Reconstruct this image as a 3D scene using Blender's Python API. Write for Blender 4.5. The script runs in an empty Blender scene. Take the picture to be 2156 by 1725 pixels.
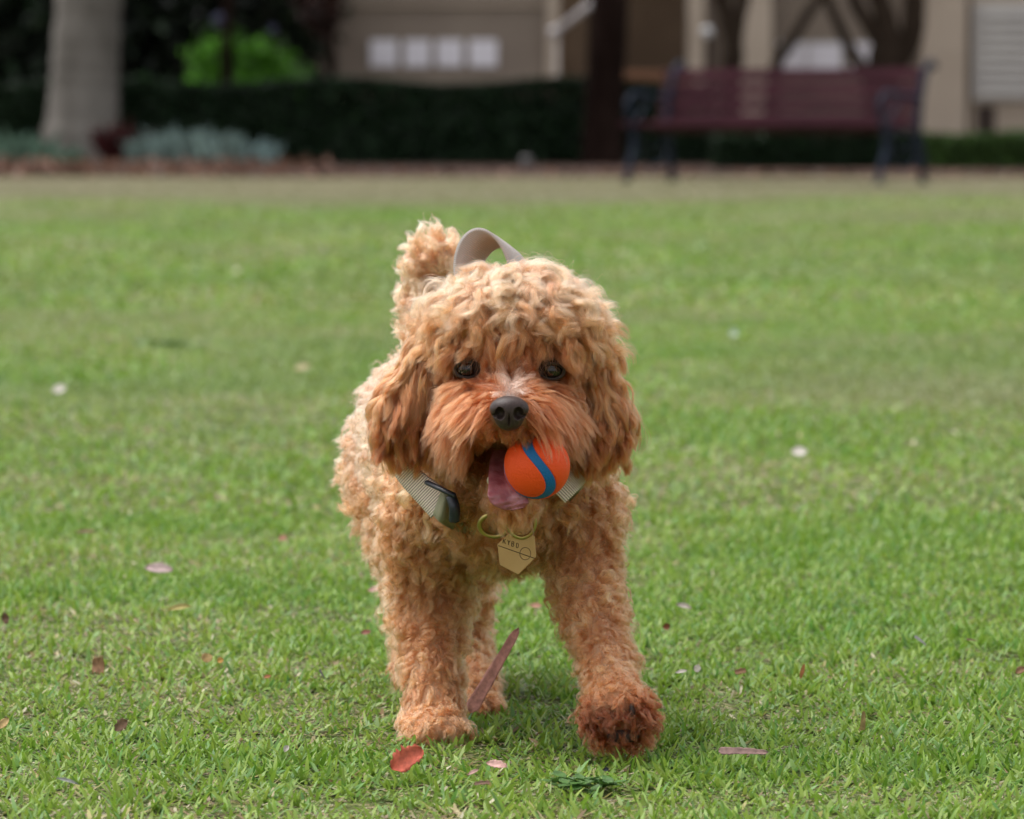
import bpy, bmesh, math, random
import numpy as np
from mathutils import Vector, Matrix, kdtree

rng = np.random.default_rng(7)
random.seed(7)
sc = bpy.context.scene
COL = sc.collection

# ------------------------------------------------------------------ camera, world, sun, exposure
FPX = 10349.0                      # focal length in units of a 2156 px wide frame
CAMH = 0.515
TH = math.atan((862.5 - 236.0) / FPX)
cam_d = bpy.data.cameras.new('camera')
cam = bpy.data.objects.new('camera', cam_d)
COL.objects.link(cam)
cam.location = (0, 0, CAMH)
cam.rotation_euler = (math.pi / 2 - TH, 0, 0)
cam_d.sensor_width = 36
cam_d.lens = FPX / 2156 * 36
cam_d.clip_end = 500
cam_d.dof.use_dof = True
cam_d.dof.focus_distance = 3.90
cam_d.dof.aperture_fstop = 12.0
sc.camera = cam

w = bpy.data.worlds.new('World')
sc.world = w
w.use_nodes = True
nt = w.node_tree
nt.nodes.clear()
SUN_EL, SUN_AZ = math.radians(66), math.radians(-62)   # high, from the left and a little behind the dog
sky = nt.nodes.new('ShaderNodeTexSky')
sky.sky_type = 'NISHITA'
sky.sun_disc = False
sky.sun_elevation = SUN_EL
sky.sun_rotation = SUN_AZ
sky.air_density = 1.0
sky.dust_density = 4.0
hs = nt.nodes.new('ShaderNodeHueSaturation')
hs.inputs['Saturation'].default_value = 0.18           # overcast: the cloud greys the sky
bg = nt.nodes.new('ShaderNodeBackground')
bg.inputs['Strength'].default_value = 0.15
wo = nt.nodes.new('ShaderNodeOutputWorld')
nt.links.new(sky.outputs[0], hs.inputs['Color'])
nt.links.new(hs.outputs[0], bg.inputs['Color'])
nt.links.new(bg.outputs[0], wo.inputs['Surface'])

sun_d = bpy.data.lights.new('sun', 'SUN')
sun_d.energy = 0.9
sun_d.angle = math.radians(40)
sun_d.color = (1.0, 0.975, 0.95)
sun = bpy.data.objects.new('sun', sun_d)
COL.objects.link(sun)
sdir = Vector((math.sin(SUN_AZ) * math.cos(SUN_EL), math.cos(SUN_AZ) * math.cos(SUN_EL), math.sin(SUN_EL)))
sun.rotation_euler = sdir.to_track_quat('Z', 'Y').to_euler()
sun.location = (0, 0, 20)

sc.view_settings.view_transform = 'Standard'
sc.view_settings.look = 'None'
sc.view_settings.exposure = 0.88
sc.view_settings.gamma = 1
sc.cycles.use_denoising = True
sc.cycles.max_bounces = 10
sc.cycles.diffuse_bounces = 4
sc.cycles.glossy_bounces = 6
sc.cycles.transmission_bounces = 8
sc.cycles.transparent_max_bounces = 16

# ------------------------------------------------------------------ helpers
CT, ST = math.cos(TH), math.sin(TH)


def W(px, py, Y):
    """Point of the place that stands at distance Y behind a spot measured on the photograph."""
    v = (862.5 - py) / FPX
    u = (px - 1078.0) / FPX
    dx, dy, dz = u, CT + v * ST, -ST + v * CT
    t = Y / dy
    return np.array([dx * t, Y, CAMH + dz * t])


def G(px, py, z=0.0):
    """Ground point (height z) seen at px, py."""
    v = (862.5 - py) / FPX
    dz = -ST + v * CT
    t = (z - CAMH) / dz
    return np.array([(px - 1078.0) / FPX * t, (CT + v * ST) * t, z])


def proj(P):
    d = P[:, 1] * CT - (P[:, 2] - CAMH) * ST
    return 1078 + FPX * P[:, 0] / d, 862.5 - FPX * (P[:, 1] * ST + (P[:, 2] - CAMH) * CT) / d


def s2l(c):
    c = np.asarray(c, float) / 255.0
    return np.where(c <= 0.04045, c / 12.92, ((c + 0.055) / 1.055) ** 2.4)


def tag(o, label=None, cat=None, group=None, kind=None):
    if label: o['label'] = label
    if cat: o['category'] = cat
    if group: o['group'] = group
    if kind: o['kind'] = kind
    return o


def empty(name, loc, rz=0.0):
    o = bpy.data.objects.new(name, None)
    COL.objects.link(o)
    o.location = tuple(loc)
    o.rotation_euler = (0, 0, rz)
    o.empty_display_size = 0.1
    return o


def link(name, me, m=None, parent=None, loc=None):
    o = bpy.data.objects.new(name, me)
    COL.objects.link(o)
    if m is not None: me.materials.append(m)
    if parent is not None: o.parent = parent
    if loc is not None: o.location = tuple(loc)
    return o


def mesh_np(name, V, F, smooth=True, col=None):
    """V (n,3); F (m,3) or (m,4) index array, or a list of such arrays."""
    V = np.asarray(V, np.float32)
    Fs = F if isinstance(F, list) and isinstance(F[0], np.ndarray) else [F]
    Fs = [np.asarray(f, np.int32) for f in Fs if len(f)]
    me = bpy.data.meshes.new(name)
    me.vertices.add(len(V))
    me.vertices.foreach_set('co', V.ravel())
    loops = np.concatenate([f.ravel() for f in Fs])
    sizes = np.concatenate([np.full(len(f), f.shape[1], np.int32) for f in Fs])
    me.loops.add(len(loops))
    me.loops.foreach_set('vertex_index', loops)
    me.polygons.add(len(sizes))
    starts = np.zeros(len(sizes), np.int32)
    starts[1:] = np.cumsum(sizes)[:-1]
    me.polygons.foreach_set('loop_start', starts)
    me.update(calc_edges=True)
    me.polygons.foreach_set('use_smooth', np.full(len(sizes), smooth, bool))
    if col is not None:
        a = me.color_attributes.new('col', 'FLOAT_COLOR', 'POINT')
        c4 = np.ones((len(V), 4), np.float32)
        c4[:, :3] = col
        a.data.foreach_set('color', c4.ravel())
    me.update()
    return me


def bm_mesh(name, bm, smooth=False):
    me = bpy.data.meshes.new(name)
    bm.normal_update()
    bm.to_mesh(me)
    bm.free()
    if smooth:
        me.polygons.foreach_set('use_smooth', np.ones(len(me.polygons), bool))
    return me


def add_box(bm, c, s, rot=None, bevel=0.0):
    r = bmesh.ops.create_cube(bm, size=1.0)
    vs = r['verts']
    bmesh.ops.scale(bm, vec=s, verts=vs)
    if bevel > 0:
        es = list({e for v in vs for e in v.link_edges})
        rb = bmesh.ops.bevel(bm, geom=es, offset=bevel, segments=2, affect='EDGES', profile=0.5)
        vs = list({v for f in rb['faces'] for v in f.verts} | {v for v in vs if v.is_valid})
    if rot is not None:
        bmesh.ops.rotate(bm, cent=(0, 0, 0), matrix=rot, verts=vs)
    bmesh.ops.translate(bm, vec=c, verts=vs)
    return vs


def add_tube(bm, pts, radii, n=10, closed=False, flat=None):
    """Tube through pts; radii number or list; flat = (ru, rv) ratio for elliptical section."""
    pts = [Vector(p) for p in pts]
    if not hasattr(radii, '__len__'): radii = [radii] * len(pts)
    rings = []
    up = Vector((0, 0, 1))
    m = len(pts)
    prev = None
    for i, p in enumerate(pts):
        if closed: t = (pts[(i + 1) % m] - pts[(i - 1) % m])
        else: t = pts[min(i + 1, m - 1)] - pts[max(i - 1, 0)]
        t.normalize()
        if prev is None:
            a = up if abs(t.z) < 0.9 else Vector((1, 0, 0))
            u = t.cross(a).normalized()
        else:
            u = (prev - t * prev.dot(t)).normalized()
        prev = u
        v = t.cross(u)
        fu, fv = flat if flat else (1, 1)
        rings.append([bm.verts.new(p + (u * math.cos(2 * math.pi * k / n) * fu + v * math.sin(2 * math.pi * k / n) * fv) * radii[i]) for k in range(n)])
    for i in range(m if closed else m - 1):
        a, b = rings[i], rings[(i + 1) % m]
        for k in range(n):
            bm.faces.new((a[k], a[(k + 1) % n], b[(k + 1) % n], b[k]))
    if not closed:
        bm.faces.new(rings[0][::-1])
        bm.faces.new(rings[-1])
    return rings


def add_ball(bm, c, r, seg=24, ring=14, rot=None):
    res = bmesh.ops.create_uvsphere(bm, u_segments=seg, v_segments=ring, radius=1.0)
    vs = res['verts']
    if not hasattr(r, '__len__'): r = (r, r, r)
    bmesh.ops.scale(bm, vec=r, verts=vs)
    if rot is not None: bmesh.ops.rotate(bm, cent=(0, 0, 0), matrix=rot, verts=vs)
    bmesh.ops.translate(bm, vec=c, verts=vs)
    return vs


# ---------- materials
def mat(name):
    m = bpy.data.materials.new(name)
    m.use_nodes = True
    t = m.node_tree
    return m, t, t.nodes['Principled BSDF']


def nnode(t, typ, **kw):
    n = t.nodes.new(typ)
    for k, v in kw.items(): setattr(n, k, v)
    return n


def noise_mat(name, c1, c2, scale=8, rough=0.7, bump=0.2, bscale=None, detail=6, spec=0.3, metallic=0, stretch=None, bdist=0.005):
    m, t, p = mat(name)
    tc = nnode(t, 'ShaderNodeTexCoord')
    mp = nnode(t, 'ShaderNodeMapping')
    if stretch: mp.inputs['Scale'].default_value = stretch
    t.links.new(tc.outputs['Object'], mp.inputs[0])
    n = nnode(t, 'ShaderNodeTexNoise')
    n.inputs['Scale'].default_value = scale
    n.inputs['Detail'].default_value = detail
    t.links.new(mp.outputs[0], n.inputs[0])
    r = nnode(t, 'ShaderNodeValToRGB')
    r.color_ramp.elements[0].position = 0.35
    r.color_ramp.elements[1].position = 0.65
    r.color_ramp.elements[0].color = (*c1, 1)
    r.color_ramp.elements[1].color = (*c2, 1)
    t.links.new(n.outputs[0], r.inputs[0])
    t.links.new(r.outputs[0], p.inputs['Base Color'])
    p.inputs['Roughness'].default_value = rough
    p.inputs['Specular IOR Level'].default_value = spec
    p.inputs['Metallic'].default_value = metallic
    if bump:
        n2 = nnode(t, 'ShaderNodeTexNoise')
        n2.inputs['Scale'].default_value = bscale or scale * 4
        n2.inputs['Detail'].default_value = 4
        t.links.new(mp.outputs[0], n2.inputs[0])
        b = nnode(t, 'ShaderNodeBump')
        b.inputs['Strength'].default_value = bump
        b.inputs['Distance'].default_value = bdist
        t.links.new(n2.outputs[0], b.inputs['Height'])
        t.links.new(b.outputs[0], p.inputs['Normal'])
    return m


def attr_mat(name, rough=0.6, trans=0.0, spec=0.3, bump=0.0, bscale=300, bdist=0.001):
    m, t, p = mat(name)
    a = nnode(t, 'ShaderNodeAttribute', attribute_name='col')
    t.links.new(a.outputs['Color'], p.inputs['Base Color'])
    p.inputs['Roughness'].default_value = rough
    p.inputs['Specular IOR Level'].default_value = spec
    if bump:
        tc = nnode(t, 'ShaderNodeTexCoord')
        n2 = nnode(t, 'ShaderNodeTexNoise')
        n2.inputs['Scale'].default_value = bscale
        t.links.new(tc.outputs['Object'], n2.inputs[0])
        b = nnode(t, 'ShaderNodeBump')
        b.inputs['Strength'].default_value = bump
        b.inputs['Distance'].default_value = bdist
        t.links.new(n2.outputs[0], b.inputs['Height'])
        t.links.new(b.outputs[0], p.inputs['Normal'])
    if trans > 0:
        tr = nnode(t, 'ShaderNodeBsdfTranslucent')
        t.links.new(a.outputs['Color'], tr.inputs[0])
        mx = nnode(t, 'ShaderNodeMixShader')
        mx.inputs[0].default_value = trans
        o = t.nodes['Material Output']
        t.links.new(p.outputs[0], mx.inputs[1])
        t.links.new(tr.outputs[0], mx.inputs[2])
        t.links.new(mx.outputs[0], o.inputs['Surface'])
    return m


def vnoise(x, y, seed=0, size=256):
    """Smooth value noise, vectorised."""
    r = np.random.default_rng(seed).random((size, size))
    xi, yi = np.floor(x).astype(int), np.floor(y).astype(int)
    fx, fy = x - xi, y - yi
    fx, fy = fx * fx * (3 - 2 * fx), fy * fy * (3 - 2 * fy)
    a, b = r[xi % size, yi % size], r[(xi + 1) % size, yi % size]
    c, d = r[xi % size, (yi + 1) % size], r[(xi + 1) % size, (yi + 1) % size]
    return (a * (1 - fx) + b * fx) * (1 - fy) + (c * (1 - fx) + d * fx) * fy


def unit(v):
    return v / np.maximum(np.linalg.norm(v, axis=-1, keepdims=True), 1e-9)


# ================================================================== GROUND
def build_ground():
    m, t, p = mat('lawn_soil')
    tc = nnode(t, 'ShaderNodeTexCoord')

    def nz(scale, det, stretch=(1, 1, 1)):
        mp = nnode(t, 'ShaderNodeMapping')
        mp.inputs['Scale'].default_value = stretch
        t.links.new(tc.outputs['Object'], mp.inputs[0])
        n = nnode(t, 'ShaderNodeTexNoise')
        n.inputs['Scale'].default_value = scale
        n.inputs['Detail'].default_value = det
        t.links.new(mp.outputs[0], n.inputs[0])
        return n
    n1 = nz(60, 8)
    r1 = nnode(t, 'ShaderNodeValToRGB')
    for pos, c in ((0.3, (0.03, 0.045, 0.012)), (0.5, (0.075, 0.115, 0.026)), (0.7, (0.15, 0.17, 0.065))):
        e = r1.color_ramp.elements.new(pos)
        e.color = (*c, 1)
    r1.color_ramp.elements.remove(r1.color_ramp.elements[0])
    r1.color_ramp.elements.remove(r1.color_ramp.elements[-1])
    t.links.new(n1.outputs[0], r1.inputs[0])
    n2 = nz(0.9, 4, (0.5, 1.2, 1))
    r2 = nnode(t, 'ShaderNodeValToRGB')
    r2.color_ramp.elements[0].position = 0.45
    r2.color_ramp.elements[1].position = 0.68
    t.links.new(n2.outputs[0], r2.inputs[0])
    mx = nnode(t, 'ShaderNodeMix', data_type='RGBA')
    mx.inputs['B'].default_value = (0.20, 0.19, 0.085, 1)
    mm = nnode(t, 'ShaderNodeMath', operation='MULTIPLY')
    mm.inputs[1].default_value = 0.55
    t.links.new(r2.outputs[0], mm.inputs[0])
    t.links.new(mm.outputs[0], mx.inputs['Factor'])
    t.links.new(r1.outputs[0], mx.inputs['A'])
    # worn, dusty strip of lawn towards the flower bed
    sp = nnode(t, 'ShaderNodeSeparateXYZ')
    t.links.new(tc.outputs['Object'], sp.inputs[0])
    n3 = nz(0.35, 5)
    ad = nnode(t, 'ShaderNodeMath', operation='MULTIPLY_ADD')
    ad.inputs[1].default_value = 9.0
    t.links.new(n3.outputs[0], ad.inputs[0])
    t.links.new(sp.outputs[1], ad.inputs[2])
    mr = nnode(t, 'ShaderNodeMapRange')
    mr.inputs['From Min'].default_value = 27.0
    mr.inputs['From Max'].default_value = 36.0
    t.links.new(ad.outputs[0], mr.inputs['Value'])
    mx2 = nnode(t, 'ShaderNodeMix', data_type='RGBA')
    mx2.inputs['B'].default_value = (0.185, 0.165, 0.10, 1)
    t.links.new(mr.outputs[0], mx2.inputs['Factor'])
    t.links.new(mx.outputs['Result'], mx2.inputs['A'])
    t.links.new(mx2.outputs['Result'], p.inputs['Base Color'])
    p.inputs['Roughness'].default_value = 0.9
    p.inputs['Specular IOR Level'].default_value = 0.1
    b = nnode(t, 'ShaderNodeBump')
    b.inputs['Strength'].default_value = 0.6
    b.inputs['Distance'].default_value = 0.02
    t.links.new(n1.outputs[0], b.inputs['Height'])
    t.links.new(b.outputs[0], p.inputs['Normal'])
    V = [(-120, -20, 0), (120, -20, 0), (120, 220, 0), (-120, 220, 0)]
    o = link('ground', mesh_np('ground', V, [[0, 1, 2, 3]], False), m)
    tag(o, kind='structure')
    # mulch bed
    m2 = noise_mat('mulch', (0.035, 0.018, 0.012), (0.10, 0.055, 0.04), scale=9, rough=0.95, bump=1, bscale=20, bdist=0.05)
    n = 60
    xs = np.linspace(-16, 16, n)
    ys0 = 38.6 + 0.25 * np.sin(xs * 1.3) + rng.normal(0, 0.08, n)
    V, F = [], []
    for i in range(n):
        for y, z in ((ys0[i], 0.004), (ys0[i] + 0.5, 0.05), (46.5, 0.06)):
            V.append((xs[i], y, z))
    for i in range(n - 1):
        for k in range(2):
            a = i * 3 + k
            F.append((a, a + 3, a + 4, a + 1))
    o = link('flower_bed', mesh_np('flower_bed', V, F, True), m2)
    tag(o, kind='structure')
    m3 = noise_mat('paving', (0.16, 0.14, 0.12), (0.22, 0.2, 0.17), scale=3, rough=0.9)
    V = [(-30, 46.5, 0.03), (30, 46.5, 0.03), (30, 90, 0.03), (-30, 90, 0.03)]
    o = link('path', mesh_np('path', V, [[0, 1, 2, 3]], False), m3)
    tag(o, kind='structure')


def dryness(x, y):
    a = vnoise(x * 2.3 + 40, y * 2.3 + 9, 3) * 0.5 + vnoise(x * 6 + 4, y * 6, 4) * 0.3 + vnoise(x * 17, y * 17, 5) * 0.2
    b = vnoise(x * 0.8 + 7, y * 0.45 + 3, 6)
    band = 0.16 * np.exp(-((y - 12.6 - 0.6 * x) / 0.9) ** 2) + 0.08 * np.exp(-((y - 8.3) / 1.0) ** 2)
    return a * 0.75 + b * 0.25 + band


def blades(n, xr, yr, lmin, lmax, wid, lean, taperY=None, inner=None):
    """Flat curved grass blades; returns verts, tris, colours. xr: function of y giving half width."""
    y = yr[0] + (yr[1] - yr[0]) * rng.random(n)
    if taperY: y = yr[0] + (yr[1] - yr[0]) * rng.random(n) ** taperY
    x = (rng.random(n) * 2 - 1) * xr(y)
    if inner:
        k_ = np.abs(x) > inner(y)
        x, y = x[k_], y[k_]
        n = len(x)
    # grow in tufts
    tx, ty = vnoise(x * 30, y * 30, 11), vnoise(x * 30 + 77, y * 30, 12)
    x = x + (tx - 0.5) * 0.03
    y = y + (ty - 0.5) * 0.03
    thick = vnoise(x * 9, y * 9, 13)
    L = (lmin + (lmax - lmin) * rng.random(n) ** 1.6) * (0.7 + 0.6 * thick)
    wd = wid * (0.55 + 0.75 * rng.random(n))
    az = rng.random(n) * 2 * np.pi
    ln = lean * (0.15 + 0.95 * rng.random(n))
    bend = 0.25 + 0.7 * rng.random(n)
    dry = dryness(x, y)
    u = rng.random(n)
    dead = u < np.clip((dry - 0.43) * 2.0 + 0.15, 0.06, 0.6)
    g1, g2, g3 = np.array([0.072, 0.175, 0.014]), np.array([0.195, 0.355, 0.036]), np.array([0.42, 0.48, 0.10])
    k = rng.random((n, 1))
    j = np.clip(rng.random((n, 1)) * 0.8 + (dry[:, None] - 0.5), 0, 1)
    c = (g1 * (1 - k) + g2 * k) * (1 - j * 0.55) + g3 * j * 0.55
    cool = rng.random(n) < 0.12
    c[cool] = c[cool] * np.array([0.8, 0.97, 1.8])
    dc = np.array([[0.50, 0.42, 0.22], [0.35, 0.24, 0.13], [0.60, 0.54, 0.36], [0.40, 0.36, 0.12]])[rng.integers(0, 4, n)]
    c[dead] = dc[dead] * (0.6 + 0.5 * rng.random((dead.sum(), 1)))
    fl = sstep(0.50, 0.72, vnoise(x * 0.9 + 30, y * 0.30 + 5, 8)) * 0.35 + sstep(0.45, 0.7, vnoise(x * 2.1, y * 0.9 + 50, 9)) * 0.3
    fl = fl[:, None] * sstep(4.5, 8.0, y)[:, None]
    c = c * (1 - fl) + np.array([0.25, 0.25, 0.13]) * fl
    L[dead] *= 0.8
    ln[dead] += 0.5
    d = np.stack([np.cos(az), np.sin(az), np.zeros(n)], 1)
    # width axis: perpendicular-ish, random twist
    tw = az + np.pi / 2 + rng.normal(0, 0.5, n)
    wv = np.stack([np.cos(tw), np.sin(tw), rng.normal(0, 0.25, n)], 1)
    base = np.stack([x, y, np.full(n, -0.001)], 1)
    rows = []
    for t_, wf in ((0.0, 0.7), (0.38, 1.0), (0.74, 0.72), (1.0, 0.0)):
        ang = ln + bend * t_
        # integrate a gentle arc
        px = L * t_ * np.sin(ln + bend * t_ * 0.5)
        pz = L * t_ * np.cos(ln + bend * t_ * 0.5)
        c0 = base + d * px[:, None] + np.array([0, 0, 1]) * pz[:, None]
        if wf == 0: rows.append(c0)
        else:
            o = wv * (wd * wf * 0.5)[:, None]
            rows.append(c0 - o)
            rows.append(c0 + o)
    V = np.stack(rows, 1)            # n,7,3
    V[:, :, 2] = np.maximum(V[:, :, 2], 0.002)
    idx = np.arange(n)[:, None] * 7
    T = np.concatenate([idx + np.array([q]) for q in ([0, 1, 3], [0, 3, 2], [2, 3, 5], [2, 5, 4], [4, 5, 6])], 1).reshape(-1, 3)
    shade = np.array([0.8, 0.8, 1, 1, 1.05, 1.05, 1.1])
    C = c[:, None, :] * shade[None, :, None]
    return V.reshape(-1, 3), T, C.reshape(-1, 3)


def build_grass():
    parts = [
        blades(290000, lambda y: 0.12 * y + 0.28, (3.15, 6.2), 0.007, 0.022, 0.0030, 1.0),
        blades(170000, lambda y: 0.12 * y + 0.3, (6.1, 13.0), 0.009, 0.024, 0.0052, 1.0),
        blades(170000, lambda y: 0.12 * y + 0.6, (12.8, 37.0), 0.012, 0.028, 0.017, 1.0),
    ]
    parts += [
        blades(260000, lambda y: 0.12 * y + 2.6, (1.8, 13.0), 0.012, 0.030, 0.0080, 1.0, None, lambda y: np.where(y < 3.15, 0.0, 0.12 * y + 0.27)),
        blades(130000, lambda y: 0.30 * y + 4.0, (12.8, 37.0), 0.014, 0.032, 0.026, 1.0, None, lambda y: 0.12 * y + 0.58),
    ]
    V, T, C = [], [], []
    off = 0
    for v, t_, c in parts:
        V.append(v); T.append(t_ + off); C.append(c)
        off += len(v)
    V, T, C = np.concatenate(V), np.concatenate(T), np.concatenate(C)
    # the lawn thins out and dries towards the bed
    f = np.clip((V[:, 1] + 6 * vnoise(V[:, 0] * 0.4, V[:, 1] * 0.4, 21) - 27.5) / 7, 0, 1)[:, None]
    C = C * (1 - f * 0.85) + np.array([0.20, 0.18, 0.10]) * f * 0.85
    V[:, 2] *= (1 - 0.6 * f[:, 0])
    o = link('grass', mesh_np('grass', V, T, True, C), attr_mat('grass_blade', 0.42, 0.35, 0.35))
    tag(o, 'short green lawn grass mixed with dry straw coloured blades', 'grass', kind='stuff')


# ================================================================== DOG: implicit body
def cone(a, b, ra, rb, reg):
    return ('c', np.array(a), np.array(b), ra, rb, reg)


def ell(c, r, reg):
    return ('e', np.array(c), np.array(r), None, None, reg)


U = 1 / 2587.0     # one photograph pixel in metres at the dog's distance
DOG = [
    # trunk
    ell(W(1057, 1004, 4.10), (218 * U, 0.112, 160 * U), 'chest'),
    cone(W(1000, 965, 4.20), W(928, 900, 4.43), 0.078, 0.069, 'side'),
    cone(W(1065, 930, 4.12), W(1078, 800, 4.03), 0.062, 0.056, 'neck'),
    # head
    ell(W(1083, 741, 3.985), (160 * U, 0.070, 145 * U), 'head'),
    ell(W(1078, 838, 3.965), (128 * U, 0.054, 88 * U), 'cheek'),
    ell(W(1074, 872, 3.905), (92 * U, 0.050, 52 * U), 'muzzle'),
    cone(W(1072, 820, 3.93), W(1072, 862, 3.875), 0.016, 0.013, 'muzzle'),
    ell(W(992, 884, 3.935), (52 * U, 0.035, 50 * U), 'muzzle'),
    ell(W(1152, 880, 3.935), (52 * U, 0.035, 44 * U), 'muzzle'),
    cone(W(1078, 1010, 4.01), W(1078, 1046, 3.925), 0.026, 0.0165, 'jaw'),
    # ears
    cone(W(915, 730, 3.99), W(860, 880, 3.985), 0.014, 0.0240, 'ear_a'),
    cone(W(1242, 740, 3.99), W(1252, 898, 3.975), 0.013, 0.0245, 'ear_b'),
    # front leg standing
    cone(W(905, 1080, 4.07), W(905, 1240, 4.10), 0.036, 0.026, 'leg'),
    cone(W(905, 1240, 4.10), W(912, 1420, 4.05), 0.025, 0.0185, 'leg'),
    cone(W(912, 1420, 4.05), W(916, 1530, 4.02), 0.0185, 0.0225, 'paw'),
    ell(W(918, 1536, 4.00), (0.0265, 0.032, 0.015), 'paw'),
    # front leg reaching
    cone(W(1213, 1070, 4.06), W(1236, 1215, 4.03), 0.035, 0.022, 'leg'),
    cone(W(1236, 1215, 4.03), W(1278, 1400, 3.93), 0.022, 0.0150, 'leg'),
    cone(W(1278, 1400, 3.93), W(1300, 1490, 3.87), 0.0150, 0.0215, 'paw2'),
    ell(W(1304, 1512, 3.855), (0.0300, 0.020, 0.0215), 'paw2'),
    # hind legs
    cone(W(975, 1000, 4.36), W(985, 1150, 4.27), 0.046, 0.024, 'side'),
    cone(W(985, 1150, 4.27), W(978, 1320, 4.36), 0.022, 0.014, 'leg'),
    cone(W(978, 1320, 4.36), W(1002, 1465, 4.22), 0.013, 0.014, 'leg'),
    ell(W(1012, 1490, 4.17), (0.016, 0.024, 0.013), 'paw3'),
    cone(W(865, 990, 4.42), W(855, 1120, 4.36), 0.055, 0.028, 'side'),
    cone(W(855, 1120, 4.36), W(880, 1290, 4.50), 0.024, 0.016, 'leg'),
    cone(W(880, 1290, 4.50), W(880, 1405, 4.45), 0.015, 0.016, 'leg'),
    ell(W(880, 1412, 4.44), (0.020, 0.028, 0.014), 'paw3'),
    # tail
    cone(W(918, 720, 4.48), W(905, 600, 4.53), 0.024, 0.0175, 'tail'),
    cone(W(905, 600, 4.53), W(918, 540, 4.49), 0.0200, 0.0165, 'tail'),
]
REGS = sorted({p[5] for p in DOG})
CAV = [('e', W(1085, 970, 3.91), np.array([56 * U, 0.050, 44 * U]), None, None, 'mouth')]


def pd(P, pr):
    if pr[0] == 'c':
        a, b, ra, rb = pr[1:5]
        ab = b - a
        h = np.clip(((P - a) @ ab) / (ab @ ab), 0, 1)
        return np.linalg.norm(P - a - h[:, None] * ab, axis=1) - (ra + (rb - ra) * h)
    q = P - pr[1]
    k0 = np.linalg.norm(q / pr[2], axis=1)
    k1 = np.linalg.norm(q / pr[2] ** 2, axis=1)
    return k0 * (k0 - 1) / np.maximum(k1, 1e-9)


def sdf(P, k=0.010, cav=True):
    acc = None
    for pr in DOG:
        d = pd(P, pr)
        if acc is None: acc = d
        else:
            h = np.clip(0.5 + 0.5 * (acc - d) / k, 0, 1)
            acc = acc * (1 - h) + d * h - k * h * (1 - h)
    if cav:
        for pr in CAV:
            acc = np.maximum(acc, -pd(P, pr))
    return acc


def grad(P, cav=False):
    e = 0.0015
    g = np.stack([sdf(P + np.eye(3)[i] * e, cav=cav) - sdf(P - np.eye(3)[i] * e, cav=cav) for i in range(3)], 1)
    return unit(g)


def region(P):
    D = np.stack([pd(P, pr) for pr in DOG], 1)
    i = D.argmin(1)
    m = np.array([REGS.index(p[5]) for p in DOG])
    return m[i]


def surface_Y(px, py, y0=3.7, y1=4.2):
    Ys = np.linspace(y0, y1, 400)
    P = np.stack([W(px, py, y) for y in Ys])
    d = sdf(P, cav=False)
    i = int(np.argmax(d < 0))
    return Ys[i]


def surface_nets(fn, lo, hi, h):
    n = np.ceil((hi - lo) / h).astype(int) + 1
    ax = [lo[i] + h * np.arange(n[i]) for i in range(3)]
    Gx, Gy, Gz = np.meshgrid(*ax, indexing='ij')
    P = np.stack([Gx.ravel(), Gy.ravel(), Gz.ravel()], 1)
    vals = np.empty(len(P))
    for i in range(0, len(P), 200000):
        vals[i:i + 200000] = fn(P[i:i + 200000])
    v = vals.reshape(n)
    s = v < 0
    cs = np.zeros(n - 1, int)
    offs = [(a, b, c) for a in (0, 1) for b in (0, 1) for c in (0, 1)]
    for a, b, c in offs:
        cs += s[a:n[0] - 1 + a, b:n[1] - 1 + b, c:n[2] - 1 + c]
    act = np.argwhere((cs > 0) & (cs < 8))
    vid = -np.ones(n - 1, int)
    vid[tuple(act.T)] = np.arange(len(act))
    acc = np.zeros((len(act), 3)); cnt = np.zeros(len(act))
    for a in range(3):
        for o in offs:
            if o[a]: continue
            o2 = list(o); o2[a] = 1
            i0 = act + np.array(o); i1 = act + np.array(o2)
            v0, v1 = v[tuple(i0.T)], v[tuple(i1.T)]
            cr = (v0 < 0) != (v1 < 0)
            t = np.where(cr, v0 / np.where(cr, v0 - v1, 1), 0)
            pt = i0 + (i1 - i0) * t[:, None]
            acc[cr] += pt[cr]; cnt[cr] += 1
    V = lo + h * acc / cnt[:, None]
    F = []
    for a in range(3):
        b, c = (a + 1) % 3, (a + 2) % 3
        sl0 = [slice(None)] * 3; sl1 = [slice(None)] * 3
        sl0[a] = slice(0, -1); sl1[a] = slice(1, None)
        s0, s1 = s[tuple(sl0)], s[tuple(sl1)]
        E = np.argwhere(s0 != s1)
        E = E[(E[:, b] > 0) & (E[:, c] > 0) & (E[:, b] < n[b] - 1) & (E[:, c] < n[c] - 1)]
        db, dc = np.zeros(3, int), np.zeros(3, int)
        db[b] = 1; dc[c] = 1
        q = np.stack([vid[tuple((E - db - dc).T)], vid[tuple((E - dc).T)], vid[tuple(E.T)], vid[tuple((E - db).T)]], 1)
        fl = ~s0[tuple(E.T)]
        q[fl] = q[fl][:, ::-1]
        F.append(q)
    return V, np.concatenate(F)


PEACH, MID, RUST = s2l((240, 188, 158)), s2l((222, 162, 122)), s2l((184, 128, 93))
DEEP, CREAM, TAN = s2l((152, 104, 74)), s2l((232, 190, 164)), s2l((216, 166, 130))
WHITE = s2l((235, 214, 204))


def sstep(a, b, x):
    t = np.clip((x - a) / (b - a), 0, 1)
    return t * t * (3 - 2 * t)


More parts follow.
